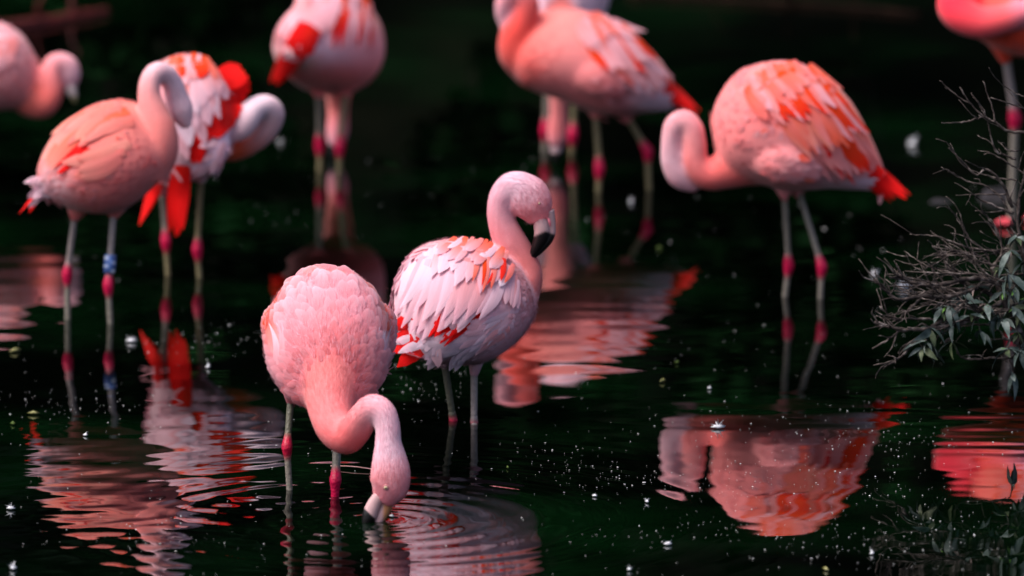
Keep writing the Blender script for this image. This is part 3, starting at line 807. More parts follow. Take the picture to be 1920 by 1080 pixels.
# B: the standing bird beside it ------------------------------------------------
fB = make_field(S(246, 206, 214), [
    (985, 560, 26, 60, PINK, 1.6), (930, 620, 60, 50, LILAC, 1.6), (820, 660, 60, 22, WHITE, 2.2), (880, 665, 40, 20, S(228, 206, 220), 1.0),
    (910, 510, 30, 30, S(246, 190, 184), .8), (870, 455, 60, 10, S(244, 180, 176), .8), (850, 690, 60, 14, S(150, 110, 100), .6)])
def zB(x, y): return 860 + x / 4.909, 300 + y / 4.909
def zb(l): return [(*zB(q[0], q[1]), q[2], q[3] * 1.1 / 4.909, q[4]) for q in l]
def billB_col(x, y):
    zx, zy = (x - 860) * 4.909, (y - 300) * 4.909
    edge = np.where(zx < 800, 690 - (zx - 720) * .42, 656 + (zx - 800) * .40)
    k = sstep(-14, 10, zy - edge)[:, None]
    return HORN * (1 - k) + BLACK * k
bird("pale flamingo standing with its neck curled and bill tucked to its chest", (870, 790), D2(28),
     torso=[(756, 592, 768, 655, 26, 0), (757, 548, 782, 670, 62, 0), (772, 503, 806, 676, 96, 0), (806, 464, 846, 679, 116, 0), (852, 450, 890, 676, 121, 0),
            (900, 453, 928, 655, 113, 0), (942, 472, 960, 625, 92, 0), (972, 505, 982, 590, 60, 0), (985, 530, 988, 565, 30, 0)],
     xref=860,
     neck=[(965, 545, 30, 50), (977, 515, 40, 41), (969, 480, 40, 34), (954, 449, 38, 31), (942, 418, 36, 27), (938, 392, 34, 25), (943, 367, 32, 25), (957, 351, 30, 27, .9),
           (973, 353, 28, 33, .78), (988, 367, 27, 41, .64), (1000, 386, 26, 38, .62), (1007, 403, 26, 29, .62), (1010, 416, 26, 20, .65)],
     neckcols=[(0, S(243, 160, 158)), (.15, S(244, 158, 156)), (.3, S(245, 176, 180)), (.5, S(247, 202, 210)), (.66, S(248, 216, 224)), (.8, S(245, 192, 198)), (.92, S(240, 165, 168)), (1, S(232, 180, 184))],
     field=fB, legs=[L_((832, 672, -10), (851, 796), (850, 788), kneeoff=10, c1=LEGD, kr=9, kl=6, c2=MAGENTA, r=6.2), L_((889, 690, -10), (889, 806), (889, 797), kneeoff=-12, c1=LEGP, kr=9, kl=6, c2=MAGENTA, r=6.2)],
     thighs=[dict(pts=[(838, 650, -10, 30), (834, 672, -10, 18), (834, 688, -10, 8)]), dict(pts=[(900, 640, -20, 36), (893, 672, -15, 18), (889, 702, -10, 8.5)])],
     rows=[dict(part="tail", base=[(800, 590), (806, 612), (796, 645)], tip=[(736, 600), (732, 640), (738, 684)], n=10, w=27, cols=REDS + [two(ORANGE, CORAL)], lay=3, point=True, lift=.9),
           dict(part="tail", base=[(835, 640), (880, 655)], tip=[(756, 660), (812, 674)], n=9, w=20, cols=[two(WHITE, WHITE), two(S(236, 224, 236), WHITE)], lay=3, bend=.08, jit=8),
           dict(part="wing", base=[(835, 565), (905, 590)], tip=[(803, 626), (842, 644)], n=7, w=19, cols=[two(RED, RED), two(DEEPRED, RED)], lay=4, point=True, lift=.9),
           dict(part="tail", base=[(868, 640), (930, 640)], tip=[(815, 674), (872, 682)], n=9, w=20, cols=[two(WHITE, WHITE), two(S(230, 214, 228), WHITE)], lay=3, bend=.08, jit=9),
           dict(part="wing", base=[(988, 556), (966, 600), (938, 640)], tip=[(918, 604), (902, 645), (882, 676)], n=11, w=15, cols=[two(LILAC, PALE), two(S(232, 206, 216), WHITE), two(PINK, LILAC)], lay=3, bend=.06, jit=9, point=True, lift=.9),
           dict(part="wing", base=[(790, 480), (850, 500), (915, 530)], tip=[(739, 588), (786, 622), (838, 624), (866, 604)], n=10, w=37, cols=[two(PALE, S(247, 214, 222)), two(S(246, 196, 204), PALE), two(S(247, 214, 222), PALE), two(PINK, PALE)], lay=7, bend=-.07, point=True, lift=.9),
           dict(part="wing", base=[(808, 466), (870, 485), (945, 515)], tip=[(757, 562), (812, 592), (868, 596), (908, 580)], n=10, w=36, cols=[two(PALE, S(247, 214, 222)), two(S(246, 196, 204), PALE), two(S(247, 214, 222), PALE), two(PINK, PALE)], lay=11, bend=-.07, point=True, lift=.9),
           dict(part="wing", base=[(830, 456), (885, 468), (955, 500)], tip=[(795, 505), (848, 528), (898, 540), (938, 540)], n=9, w=27, cols=[two(PALE, WHITE), two(PINK, PALE), two(PINK, WHITE)], lay=15, bend=-.05, point=True, lift=.9),
           dict(part="wing", base=[(890, 478), (960, 498)], tip=[(878, 534), (905, 546), (936, 528)], n=7, w=10, cols=[two(CORAL, ORANGE), two(SALMON, CORAL), two(ORANGE, ORANGE)], lay=19, bend=-.04, point=True, lift=.9),
           dict(part="wing", base=[(850, 452), (900, 456), (955, 478)], tip=[(815, 478), (870, 492), (935, 512)], n=11, w=16, cols=[two(SALMON, PALE), two(PALE, WHITE), two(CORAL, PALE)], lay=19, bend=-.04, lift=.9),
           dict(part="wing", base=[(952, 500), (972, 530)], tip=[(935, 572), (962, 580)], n=6, w=15, cols=[two(PINK, PALE), two(PALE, LILAC)], lay=9)],
     voxel=.0036, fsize=(15, 40), dens=.25, liftk=.9, tuft=14000, strands=7000, blend=.12, seed=22, tipmix=.45,
     bill=[("bill", zb([(818, 470, 26, 58, .8), (838, 540, 26, 46, .8), (850, 610, 26, 38, .8), (848, 680, 26, 38, .8), (812, 752, 26, 38, .75), (752, 826, 26, 30, .7), (700, 884, 26, 18, .7), (655, 922, 26, 4, 1)]), billB_col),
           ("lower_mandible", zb([(745, 520, 22, 56, .85), (762, 600, 22, 66, .85), (768, 670, 22, 66, .8), (748, 740, 22, 58, .75), (712, 810, 22, 42, .7), (680, 868, 22, 26, .7), (660, 912, 22, 6, 1)]), billB_col),
           ("nostril", zb([(822, 530, 11, 5, .5), (836, 570, 10, 12, .4), (846, 612, 11, 5, .5)]), lambda x, y: np.ones((len(x), 1)) * S(205, 110, 125))],
     eyes=[(1011, 381, 1.7)])

# C: the preening bird on the right ------------------------------------------------
fC = make_field(S(237, 146, 146), [
    (1365, 200, 35, 60, S(240, 158, 156), 1.6), (1390, 310, 50, 30, S(243, 150, 146), 1.6), (1480, 310, 70, 36, S(242, 188, 190), 1.8), (1450, 128, 60, 16, S(243, 166, 164), 1.4),
    (1590, 240, 45, 60, S(238, 112, 98), 1.6), (1500, 190, 50, 40, S(239, 132, 122), 1.2), (1600, 348, 45, 12, WHITE, 3.0), (1560, 150, 40, 16, S(246, 196, 190), 1.2)])
bird("coral flamingo at right preening, its long red tail pointing right", (1505, 558), D2(180),
     torso=[(1660, 322, 1645, 354, 16, 0), (1640, 272, 1602, 356, 50, 0), (1600, 197, 1556, 353, 86, 0), (1550, 146, 1506, 356, 107, 0), (1490, 118, 1456, 352, 114, 0),
            (1430, 119, 1412, 340, 110, 0), (1378, 142, 1380, 330, 94, 0), (1346, 185, 1358, 318, 68, 0), (1331, 230, 1344, 295, 32, 0)],
     neck=[(1440, 290, -5, 58), (1400, 303, -15, 48), (1362, 318, -25, 38), (1328, 326, -32, 30), (1306, 305, -36, 24), (1303, 268, -36, 22), (1297, 240, -34, 21.5), (1281, 226, -32, 21),
           (1264, 238, -30, 20.5), (1259, 270, -28, 20), (1263, 302, -26, 24, .85), (1276, 328, -24, 26, .8), (1294, 342, -22, 20, .8), (1312, 349, -20, 12, .8)],
     neckcols=[(0, S(242, 140, 134)), (.25, S(244, 140, 138)), (.4, S(246, 168, 168)), (.6, S(247, 190, 194)), (.75, S(246, 204, 210)), (1, S(244, 190, 196))],
     field=fC, legs=[L_((1470, 350, -15), (1479, 497), (1472, 556), c1=LEGC, c2=LEGC), L_((1494, 345, 20), (1541, 500), (1538, 561), c1=LEGC, c2=LEGC)],
     thighs=[dict(pts=[(1462, 318, -20, 36), (1468, 348, -15, 20), (1472, 374, -15, 8)]), dict(pts=[(1482, 320, 20, 36), (1490, 346, 20, 20), (1502, 372, 20, 8)])],
     extras=[dict(pts=[(1405, 300, -70, 20), (1450, 300, -92, 40), (1500, 306, -88, 42), (1545, 318, -70, 24), (1560, 325, -60, 8)], k=.7)],
     rows=[dict(part="tail", base=[(1632, 300), (1612, 338)], tip=[(1699, 372), (1690, 368), (1660, 362)], n=8, w=18, cols=REDS, lay=4, point=True),
           dict(part="tail", base=[(1560, 342), (1590, 346)], tip=[(1640, 340), (1640, 356)], n=6, w=16, cols=[two(WHITE, WHITE), two(PALE, WHITE)], lay=2),
           dict(part="wing", base=[(1480, 210), (1530, 185), (1560, 170)], tip=[(1555, 322), (1600, 330), (1640, 305)], n=22, w=24, cols=[two(SALMON, S(238, 170, 170)), two(CORAL, RED), two(SALMON, PINK), two(CORAL, ORANGE)], lay=7, bend=.06, point=True),
           dict(part="wing", base=[(1450, 185), (1500, 150), (1545, 145)], tip=[(1510, 282), (1575, 275), (1625, 250)], n=20, w=24, cols=[two(CORAL, ORANGE), two(SALMON, PALE), two(CORAL, PINK), two(SALMON, CORAL), two(CORAL, S(236, 170, 160))], lay=9, bend=.05, point=True),
           dict(part="wing", base=[(1420, 170), (1470, 135), (1520, 126)], tip=[(1470, 240), (1530, 215), (1585, 195)], n=18, w=20, cols=[two(CORAL, SALMON), two(SALMON, PINK), two(CORAL, ORANGE), two(PINK, PALE)], lay=11, bend=.05, point=True),
           dict(part="wing", base=[(1395, 170), (1440, 130), (1490, 118)], tip=[(1430, 225), (1485, 185), (1540, 155)], n=16, w=18, cols=[two(SALMON, PINK), two(PINK, PALE), two(CORAL, SALMON)], lay=12, bend=.04)],
     voxel=.0044, fsize=(18, 36), dens=.42, tuft=3000, seed=23, streaks=[(1500, 180, 70, 60, CORAL, .4)])

# D: left bird with the leg band ------------------------------------------------
fD = make_field(S(236, 146, 142), [
    (290, 300, 40, 50, S(242, 156, 152), 2), (190, 215, 60, 30, S(240, 156, 144), 1.4), (95, 285, 22, 50, S(244, 190, 186), 1.4), (200, 340, 80, 30, S(237, 152, 150), 1.4),
    (85, 352, 26, 20, WHITE, 2.5), (150, 195, 40, 14, CORAL, .6), (75, 300, 10, 30, CORAL, .8)])
root_D, PD, sD, bvhD = bird("plump salmon flamingo at left wearing a blue leg band", (170, 602), D2(-12),
     torso=[(74, 328, 84, 362, 22, 0), (80, 292, 102, 368, 60, 0), (106, 247, 132, 386, 96, 0), (146, 211, 170, 395, 116, 0), (196, 191, 210, 398, 121, 0),
            (245, 193, 250, 383, 112, 0), (278, 222, 286, 352, 90, 0), (300, 252, 310, 322, 58, 0), (312, 275, 318, 302, 26, 0)],
     xref=200,
     neck=[(270, 305, -20, 56), (292, 278, -28, 44), (296, 245, -30, 36), (288, 212, -28, 28), (280, 182, -24, 22.5), (281, 155, -18, 20.5), (293, 136, -10, 20), (310, 139, 4, 20), (324, 158, 16, 20), (331, 182, 22, 23, .85), (338, 206, 24, 25, .8), (346, 226, 24, 17, .8), (352, 240, 22, 9, .8)],
     neckcols=[(0, S(242, 156, 152)), (.2, S(243, 158, 154)), (.35, S(245, 176, 174)), (.5, S(248, 208, 212)), (.65, S(248, 220, 228)), (1, S(247, 210, 214))],
     field=fD, legs=[L_((142, 392, 10), (126, 515), (127, 598), c1=LEGP), L_((214, 385, -10), (203, 535), (207, 607), c1=LEGP)],
     thighs=[dict(pts=[(150, 370, 10, 36), (144, 395, 10, 20), (139, 414, 10, 8)]), dict(pts=[(222, 360, -10, 38), (217, 388, -10, 21), (212, 410, -10, 8)])],
     rows=[dict(part="tail", base=[(98, 345), (98, 368)], tip=[(56, 338), (68, 386)], n=9, w=18, cols=[two(WHITE, WHITE), two(PALE, WHITE)], lay=2, bend=.15),
           dict(part="tail", base=[(78, 352), (76, 362)], tip=[(46, 404), (52, 398)], n=3, w=9, cols=REDS, lay=3, point=True),
           dict(part="wing", base=[(190, 240), (180, 275)], tip=[(104, 312), (108, 335)], n=4, w=14, cols=[two(DEEPRED, DEEPRED), two(DEEPRED, RED)], lay=3, point=True),
           dict(part="wing", base=[(150, 215), (185, 235)], tip=[(80, 290), (96, 325)], n=5, w=22, cols=[two(SALMON, S(246, 190, 180)), two(CORAL, S(240, 160, 146))], lay=6, bend=.08),
           dict(part="wing", base=[(180, 198), (235, 205), (255, 235)], tip=[(112, 245), (140, 268), (180, 270)], n=9, w=22, cols=[two(SALMON, S(244, 176, 162)), two(CORAL, SALMON), two(S(240, 156, 148), S(244, 178, 172))], lay=7, bend=.06),
           dict(part="wing", base=[(245, 265), (225, 300)], tip=[(150, 290), (128, 318), (150, 335)], n=7, w=24, cols=[two(SALMON, S(242, 170, 160)), two(S(244, 176, 166), S(240, 160, 150))], lay=6, bend=-.06)],
     voxel=.0044, fsize=(18, 34), dens=.42, tuft=2500, seed=24, streaks=[(150, 215, 50, 30, CORAL, .35)])
# its band: a blue plastic ring with pale marks
kn = PD(203, 535, (ground(207, 607)[1] - ground(170, 602)[1]) * sD); tpD = PD(214, 385, -10)
axd = norm((tpD - kn)[None])[0]
bp0 = kn + axd * 23 / sD; bp1 = kn + axd * 57 / sD
pp = np.array([bp0, bp0, bp0 + (bp1 - bp0) * .5, bp1, bp1]); rr = np.array([8, 10.5, 10.8, 10.5, 8]) / sD
v, f = rings_mesh(tube_rings(catmull(pp, 5), rr, rr, 20)); 
rgb = np.ones((len(v), 1)) * S(96, 128, 196)
band = obj("leg_band", pp.mean(0) + (v - pp.mean(0)), f, M_BAND, root_D, col=rgb)
for i, (u0, u1) in enumerate([(.08, .2), (.34, .42), (.54, .64), (.78, .92)]):
    for (a0, a1) in ((-2.6, -1.9), (-1.3, -.4)):
        e1 = norm(np.cross(axd, [0, 1., 0])[None])[0]; e2 = np.cross(e1, axd); e2 = e2 if e2[1] < 0 else -e2
        vv = []
        for uu_ in (u0, u1):
            for aa in np.linspace(a0, a1, 5):
                vv.append(bp0 + (bp1 - bp0) * uu_ + (e1 * math.cos(-aa) + e2 * math.sin(-aa)) * 11.6 / sD)
        obj("band_mark", np.array(vv), [(k, k + 1, k + 6, k + 5) for k in range(4)], M_BAND, band, col=np.ones((10, 1)) * (S(215, 222, 232) if (i + (a0 > -2)) % 2 == 0 else S(40, 60, 120)))

# E: bird behind it with the drooped scarlet wing ------------------------------------------------
fE = make_field(S(246, 196, 200), [(290, 160, 30, 60, PALE, 1.4), (360, 120, 50, 22, S(244, 160, 140), 1.6), (390, 200, 40, 60, WHITE, 1.2), (370, 310, 60, 30, LILAC, 1.5)])
bird("flamingo at left with a spread scarlet wing, its neck looped right", (345, 519), D2(15),
     torso=[(272, 215, 292, 320, 30, 0), (276, 165, 305, 340, 62, 0), (300, 122, 325, 345, 86, 0), (342, 104, 352, 340, 98, 0), (385, 110, 384, 328, 94, 0), (415, 140, 412, 305, 74, 0), (432, 185, 430, 280, 42, 0)],
     xref=345,
     neck=[(410, 265, 40, 40), (436, 274, 40, 30), (468, 264, 34, 26.5), (496, 242, 24, 26), (510, 214, 12, 24.5), (500, 199, -2, 22), (480, 202, -14, 22), (462, 222, -22, 27, .9), (446, 242, -26, 26, .85), (432, 256, -26, 16, .85), (422, 264, -24, 9, .85)],
     neckcols=[(0, S(220, 110, 90)), (.15, S(226, 120, 100)), (.3, S(246, 196, 196)), (.6, S(249, 226, 232)), (.85, S(247, 208, 212)), (1, S(240, 190, 196))],  # neck base starts orange-brown: its shadow is painted into the colour
     field=fE, legs=[L_((378, 318, 0), (370, 468), (374, 520), c1=LEGY, c2=LEGY), L_((302, 340, 30), (311, 452), (315, 516), c1=LEGC, c2=LEGY)],
     thighs=[dict(pts=[(385, 300, 0, 30), (378, 326, 0, 16), (376, 345, 0, 8)]), dict(pts=[(305, 320, 30, 26), (304, 345, 30, 18), (305, 372, 30, 8)])],
     extras=[dict(pts=[(424, 250, -60, 12), (410, 264, -66, 28), (388, 292, -66, 33), (366, 318, -60, 20), (354, 332, -56, 7)], col=S(238, 220, 232), k=.7)],
     rows=[dict(part="wing", base=[(350, 280), (338, 300)], tip=[(345, 434), (320, 420)], n=5, w=30, cols=REDS, lay=8, point=True),
           dict(part="wing", base=[(310, 310), (300, 320)], tip=[(272, 408), (262, 412)], n=3, w=20, cols=REDS, lay=6, point=True),
           dict(part="wing", base=[(395, 150), (405, 190), (395, 215)], tip=[(446, 122), (464, 160), (440, 232), (408, 262)], n=14, w=36, cols=REDS, lay=5, jit=2),
           dict(part="wing", base=[(350, 200), (392, 215)], tip=[(352, 310), (376, 290), (400, 250)], n=8, w=26, cols=[two(RED, RED), two(DEEPRED, RED)], lay=5),
           dict(part="wing", base=[(290, 150), (340, 140), (395, 130)], tip=[(345, 300), (375, 262), (408, 225), (432, 178)], n=11, w=27, cols=WH, lay=8, bend=-.05),
           dict(part="wing", base=[(300, 128), (350, 120), (398, 122)], tip=[(330, 240), (368, 218), (420, 160)], n=10, w=22, cols=WH + [two(CORAL, PALE)], lay=10, bend=-.05),
           dict(part="wing", base=[(318, 112), (355, 106), (392, 112)], tip=[(322, 160), (352, 160), (398, 148)], n=9, w=17, cols=CORALS, lay=12)],
     voxel=.005, fsize=(20, 34), dens=.45, seed=25)

# F: left edge ------------------------------------------------
fF = make_field(S(242, 176, 176), [(30, 120, 40, 50, S(246, 188, 190), 1.4), (60, 170, 40, 30, S(240, 134, 122), 1.4), (0, 60, 60, 20, PALE, 1)])
def billF(x, y):
    k = sstep(176, 184, y)[:, None]; return S(236, 214, 210) * (1 - k) + S(150, 140, 96) * k
bird("flamingo cut off by the left edge, head bent down over its chest", (-35, 336), D2(0),
     torso=[(-150, 130, -140, 180, 26, 0), (-118, 78, -98, 200, 76, 0), (-58, 46, -48, 210, 106, 0), (0, 44, 0, 206, 108, 0), (38, 64, 34, 200, 88, 0), (62, 98, 54, 192, 56, 0), (74, 128, 66, 178, 26, 0)],
     neck=[(36, 160, -10, 42), (58, 186, -20, 34), (80, 194, -24, 28), (95, 174, -22, 24), (95, 146, -18, 21), (98, 124, -12, 19), (111, 116, -6, 18.5), (125, 124, -4, 22, .85), (131, 142, -4, 21, .8), (132, 160, -4, 14, .8), (133, 168, -4, 10, .8)],
     neckcols=[(0, S(241, 140, 130)), (.3, S(240, 138, 134)), (.5, S(243, 168, 170)), (.75, S(246, 196, 202)), (1, S(244, 198, 204))],
     field=fF, legs=[L_((-50, 195, -10), (-48, 270), (-48, 334)), L_((-22, 195, 10), (-24, 275), (-24, 338))],
     thighs=[dict(pts=[(-48, 180, -10, 32), (-50, 205, -10, 18), (-50, 222, -10, 8)]), dict(pts=[(-24, 180, 10, 32), (-22, 205, 10, 18), (-22, 222, 10, 8)])],
     rows=[dict(part="wing", base=[(10, 80), (-5, 120)], tip=[(-90, 110), (-80, 160)], n=9, w=24, cols=WH, lay=6), dict(part="wing", base=[(30, 75), (25, 120)], tip=[(-40, 85), (-35, 140)], n=9, w=20, cols=[two(PINK, PALE), two(SALMON, PINK)], lay=8),
           dict(part="tail", base=[(-110, 140), (-110, 170)], tip=[(-170, 175), (-160, 190)], n=4, w=18, cols=REDS, lay=4, point=True)],
     voxel=.005, fsize=(18, 30), dens=.45, seed=26,
     bill=[("bill", [(131, 160, -6, 12, .8), (134, 172, -6, 10, .8), (138, 183, -6, 7, .8), (140, 193, -6, 2.5, 1)], billF)])

# G: top, seen from behind ------------------------------------------------
fG = make_field(S(242, 166, 168), [(560, 40, 40, 40, S(246, 196, 202), 1.2), (640, 30, 30, 50, PALE, .8), (690, 40, 24, 40, S(244, 160, 140), 1.0), (600, 95, 36, 18, WHITE, 2.4), (560, 110, 20, 14, S(246, 196, 160), 1.6), (620, 150, 90, 22, S(214, 112, 104), 1.6), (690, 90, 30, 30, PALE, 1.0)])  # the wide dull red blob paints in the shade of the underside
bird("flamingo at the top seen from behind, red tail to the left, feeding", (618, 323), D2(100),
     torso=[(552, 70, 560, 108, 22, -165), (570, 32, 580, 132, 58, -125), (594, 4, 600, 158, 86, -70), (614, -12, 618, 172, 97, -10), (624, -18, 626, 178, 98, 55), (632, -8, 632, 166, 80, 120), (636, 30, 636, 140, 46, 165)],
     neck=[(634, 110, 140, 46), (634, 150, 175, 32), (634, 190, 190, 23), (634, 218, 190, 20), (633, 243, 186, 22, .85), (630, 264, 182, 18, .85), (627, 276, 180, 12, .85)],
     neckcols=[(0, SALMON), (.4, S(240, 150, 146)), (.7, S(243, 170, 176)), (1, S(244, 196, 204))],
     field=fG, legs=[L_((598, 160, -20), (600, 270), (600, 321), c1=LEGC, c2=LEGY), L_((650, 160, 10), (637, 274), (636, 325), c1=LEGY, c2=LEGY)],
     thighs=[dict(pts=[(598, 140, -20, 30), (598, 168, -20, 16), (598, 186, -20, 8)]), dict(pts=[(652, 140, 10, 30), (649, 168, 10, 16), (647, 186, 10, 8)])],
     rows=[dict(part="tail", base=[(585, 90), (575, 105)], tip=[(535, 118), (545, 128)], n=4, w=22, cols=[two(WHITE, S(246, 200, 165)), two(WHITE, WHITE)], lay=3),
           dict(part="tail", base=[(566, 44), (596, 58)], tip=[(511, 150), (534, 146)], n=9, w=24, jit=3, cols=REDS, lay=16, point=True), dict(part="tail", base=[(590, 55), (586, 62)], tip=[(556, 96), (574, 96)], n=4, w=24, cols=[two(RED, RED)], lay=6),
           dict(part="wing", base=[(560, -8), (600, -16), (640, -20)], tip=[(545, 68), (578, 78), (612, 76)], n=12, w=24, point=True, cols=[two(PINK, PALE), two(PALE, PINK), two(PINK, S(244, 196, 202))], lay=6),
           dict(part="wing", base=[(640, -18), (670, -14), (695, 5)], tip=[(618, 92), (655, 84), (694, 76)], n=13, w=17, point=True, cols=[two(PINK, PALE), two(CORAL, DEEPRED), two(PALE, PINK), two(CORAL, RED)], lay=6)],
     voxel=.005, fsize=(18, 34), dens=.45, seed=27, blend=.2,
     bill=[("bill", [(627, 276, 178, 11, .8), (623, 286, 176, 8, .8), (617, 295, 174, 3, 1)], lambda x, y: np.ones((len(x), 1)) * BLACK)])

# H: top centre ------------------------------------------------
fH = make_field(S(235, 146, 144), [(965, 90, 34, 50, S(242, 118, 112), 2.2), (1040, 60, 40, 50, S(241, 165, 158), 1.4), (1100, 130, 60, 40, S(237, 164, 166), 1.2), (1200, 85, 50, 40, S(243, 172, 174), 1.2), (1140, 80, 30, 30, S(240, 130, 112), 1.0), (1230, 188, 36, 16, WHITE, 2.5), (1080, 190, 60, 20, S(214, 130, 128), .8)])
bird("large flamingo at the top centre, red wing tip pointing down right", (1165, 358), D2(188),
     torso=[(1268, 165, 1270, 203, 16, 0), (1244, 122, 1238, 208, 50, 0), (1206, 80, 1192, 212, 84, 0), (1160, 44, 1142, 216, 102, 0), (1110, 24, 1096, 205, 108, 0), (1056, 18, 1046, 186, 103, 0), (1006, 26, 1001, 170, 90, 0), (970, 48, 967, 150, 66, 0), (950, 75, 953, 122, 34, 0)],
     xref=1100,
     neck=[(1000, 105, -10, 58), (978, 92, -30, 46), (974, 62, -44, 36), (984, 32, -52, 27), (988, 6, -56, 23), (976, -12, -56, 22), (957, -10, -52, 22), (949, 10, -46, 21), (951, 32, -40, 21, .85), (960, 50, -36, 18, .8), (968, 60, -32, 10, .8)],
     neckcols=[(0, S(241, 122, 118)), (.25, S(243, 116, 112)), (.4, S(242, 128, 126)), (.6, S(244, 170, 176)), (.8, S(246, 196, 204)), (1, S(245, 186, 194))],
     field=fH, legs=[L_((1116, 198, -10), (1124, 315), (1122, 361), c1=LEGY, c2=LEGY), L_((1168, 205, 10), (1214, 283), (1217, 356), c1=LEGY, c2=LEGY)],
     thighs=[dict(pts=[(1112, 180, -10, 34), (1117, 205, -10, 18), (1119, 226, -10, 8)]), dict(pts=[(1158, 185, 10, 32), (1168, 210, 10, 18), (1182, 230, 10, 8)])],
     extras=[dict(pts=[(1060, 130, -80, 16), (1100, 140, -92, 34), (1150, 150, -84, 38), (1190, 165, -60, 20), (1200, 170, -50, 8)], k=.7)],
     rows=[dict(part="tail", base=[(1246, 145), (1240, 170)], tip=[(1312, 214), (1296, 204)], n=6, w=20, cols=REDS, lay=5, point=True), dict(part="tail", base=[(1180, 188), (1190, 200)], tip=[(1262, 192), (1262, 204)], n=5, w=18, cols=[two(WHITE, WHITE)], lay=2),
           dict(part="wing", base=[(1110, 85), (1150, 65), (1180, 62)], tip=[(1180, 168), (1225, 168), (1250, 142)], n=16, w=24, cols=[two(S(236, 160, 156), LILAC), two(PALE, WHITE), two(CORAL, S(220, 110, 100))], lay=7, bend=.05, point=True),
           dict(part="wing", base=[(1095, 70), (1130, 45), (1165, 46)], tip=[(1140, 130), (1185, 130), (1228, 108)], n=16, w=24, cols=[two(CORAL, ORANGE), two(PALE, LILAC), two(PINK, WHITE), two(SALMON, PALE)], lay=9, bend=.05, point=True),
           dict(part="wing", base=[(1080, 50), (1110, 28), (1150, 38)], tip=[(1115, 100), (1150, 80), (1205, 72)], n=14, w=20, cols=[two(CORAL, SALMON), two(PINK, PALE), two(PALE, WHITE)], lay=11, bend=.05, point=True)],
     voxel=.005, fsize=(18, 34), dens=.45, seed=28, blend=.4)

# I: behind H ------------------------------------------------
fI = make_field(S(246, 206, 214), [(1090, 0, 40, 20, WHITE, 1)])
bird("flamingo half hidden behind the large one, pink head lowered between legs", (1047, 284), D2(-85),
     torso=[(1056, -110, 1056, -50, 24, 200), (1058, -140, 1058, 0, 62, 130), (1060, -150, 1060, 50, 84, 40), (1060, -140, 1060, 78, 84, -40), (1056, -105, 1056, 92, 64, -110), (1052, -60, 1052, 95, 34, -150)],
     neck=[(1052, 40, -120, 46), (1049, 90, -160, 34), (1048, 140, -175, 24), (1047, 185, -175, 18), (1047, 215, -172, 17), (1046, 240, -170, 20, .85), (1044, 262, -170, 18, .85), (1043, 276, -170, 12, .85)],
     neckcols=[(0, SALMON), (.4, S(243, 160, 158)), (.75, S(240, 150, 152)), (1, S(243, 180, 186))],
     field=fI, legs=[L_((1028, 90, 0), (1023, 243), (1021, 284), c1=LEGC, c2=LEGC), L_((1080, 90, 10), (1074, 252), (1072, 287), c1=LEGY, c2=LEGY)],
     thighs=[dict(pts=[(1030, 60, 0, 32), (1028, 95, 0, 18), (1027, 120, 0, 8)]), dict(pts=[(1082, 60, 10, 32), (1080, 95, 10, 18), (1079, 120, 10, 8)])],
     voxel=.005, fsize=(20, 36), dens=.45, seed=29,
     bill=[("bill", [(1043, 276, -170, 11, .8), (1042, 288, -170, 9, .8), (1040, 300, -170, 6, 1), (1038, 308, -170, 2, 1)], lambda x, y: np.ones((len(x), 1)) * (S(236, 200, 206) * (1 - sstep(283, 289, y)[:, None]) + BLACK * sstep(283, 289, y)[:, None]))])

# J: top right corner ------------------------------------------------
fJ = make_field(S(232, 112, 106), [(1800, 10, 40, 40, S(240, 110, 112), 1.4), (1880, 85, 60, 20, S(226, 100, 80), 1.2), (1900, -40, 60, 40, S(244, 160, 150), 1)])
bird("deep pink flamingo in the top right corner standing behind the bush", (1896, 424), D2(180),
     torso=[(2062, 62, 2052, 98, 20, 0), (2012, -18, 2012, 108, 66, 0), (1952, -72, 1955, 110, 98, 0), (1890, -84, 1890, 98, 106, 0), (1832, -70, 1838, 74, 92, 0), (1790, -38, 1795, 42, 58, 0), (1770, -12, 1773, 15, 26, 0)],
     neck=[(1815, -5, -50, 50), (1792, 10, -80, 36), (1805, 30, -100, 33), (1842, 44, -112, 29), (1886, 36, -114, 26), (1925, 20, -108, 24), (1960, 5, -98, 25, .9), (1990, 0, -88, 22, .85), (2012, 2, -80, 12, .85)],
     neckcols=[(0, S(226, 92, 98)), (.2, S(228, 96, 104)), (.5, S(232, 122, 124)), (.7, S(245, 176, 190)), (1, S(246, 196, 204))],
     field=fJ, legs=[L_((1884, 90, -10), (1903, 222), (1896, 424), c1=LEGP, c2=LEGC, r=8, kr=13, foot=True), L_((1950, 92, 20), (1955, 225), (1950, 416), c1=LEGP, c2=LEGC, r=8, kr=13, foot=True)],
     thighs=[dict(pts=[(1882, 76, -10, 34), (1884, 100, -10, 19), (1887, 120, -10, 9)]), dict(pts=[(1948, 78, 20, 34), (1950, 102, 20, 19), (1951, 120, 20, 9)])],
     rows=[dict(part="wing", base=[(1870, -60), (1920, -60)], tip=[(1960, 60), (2020, 60)], n=9, w=24, cols=MIXED, lay=6), dict(part="tail", base=[(2010, 40), (2010, 80)], tip=[(2090, 110), (2070, 112)], n=4, w=18, cols=REDS, lay=5, point=True)],
     voxel=.005, fsize=(18, 32), dens=.45, seed=30)

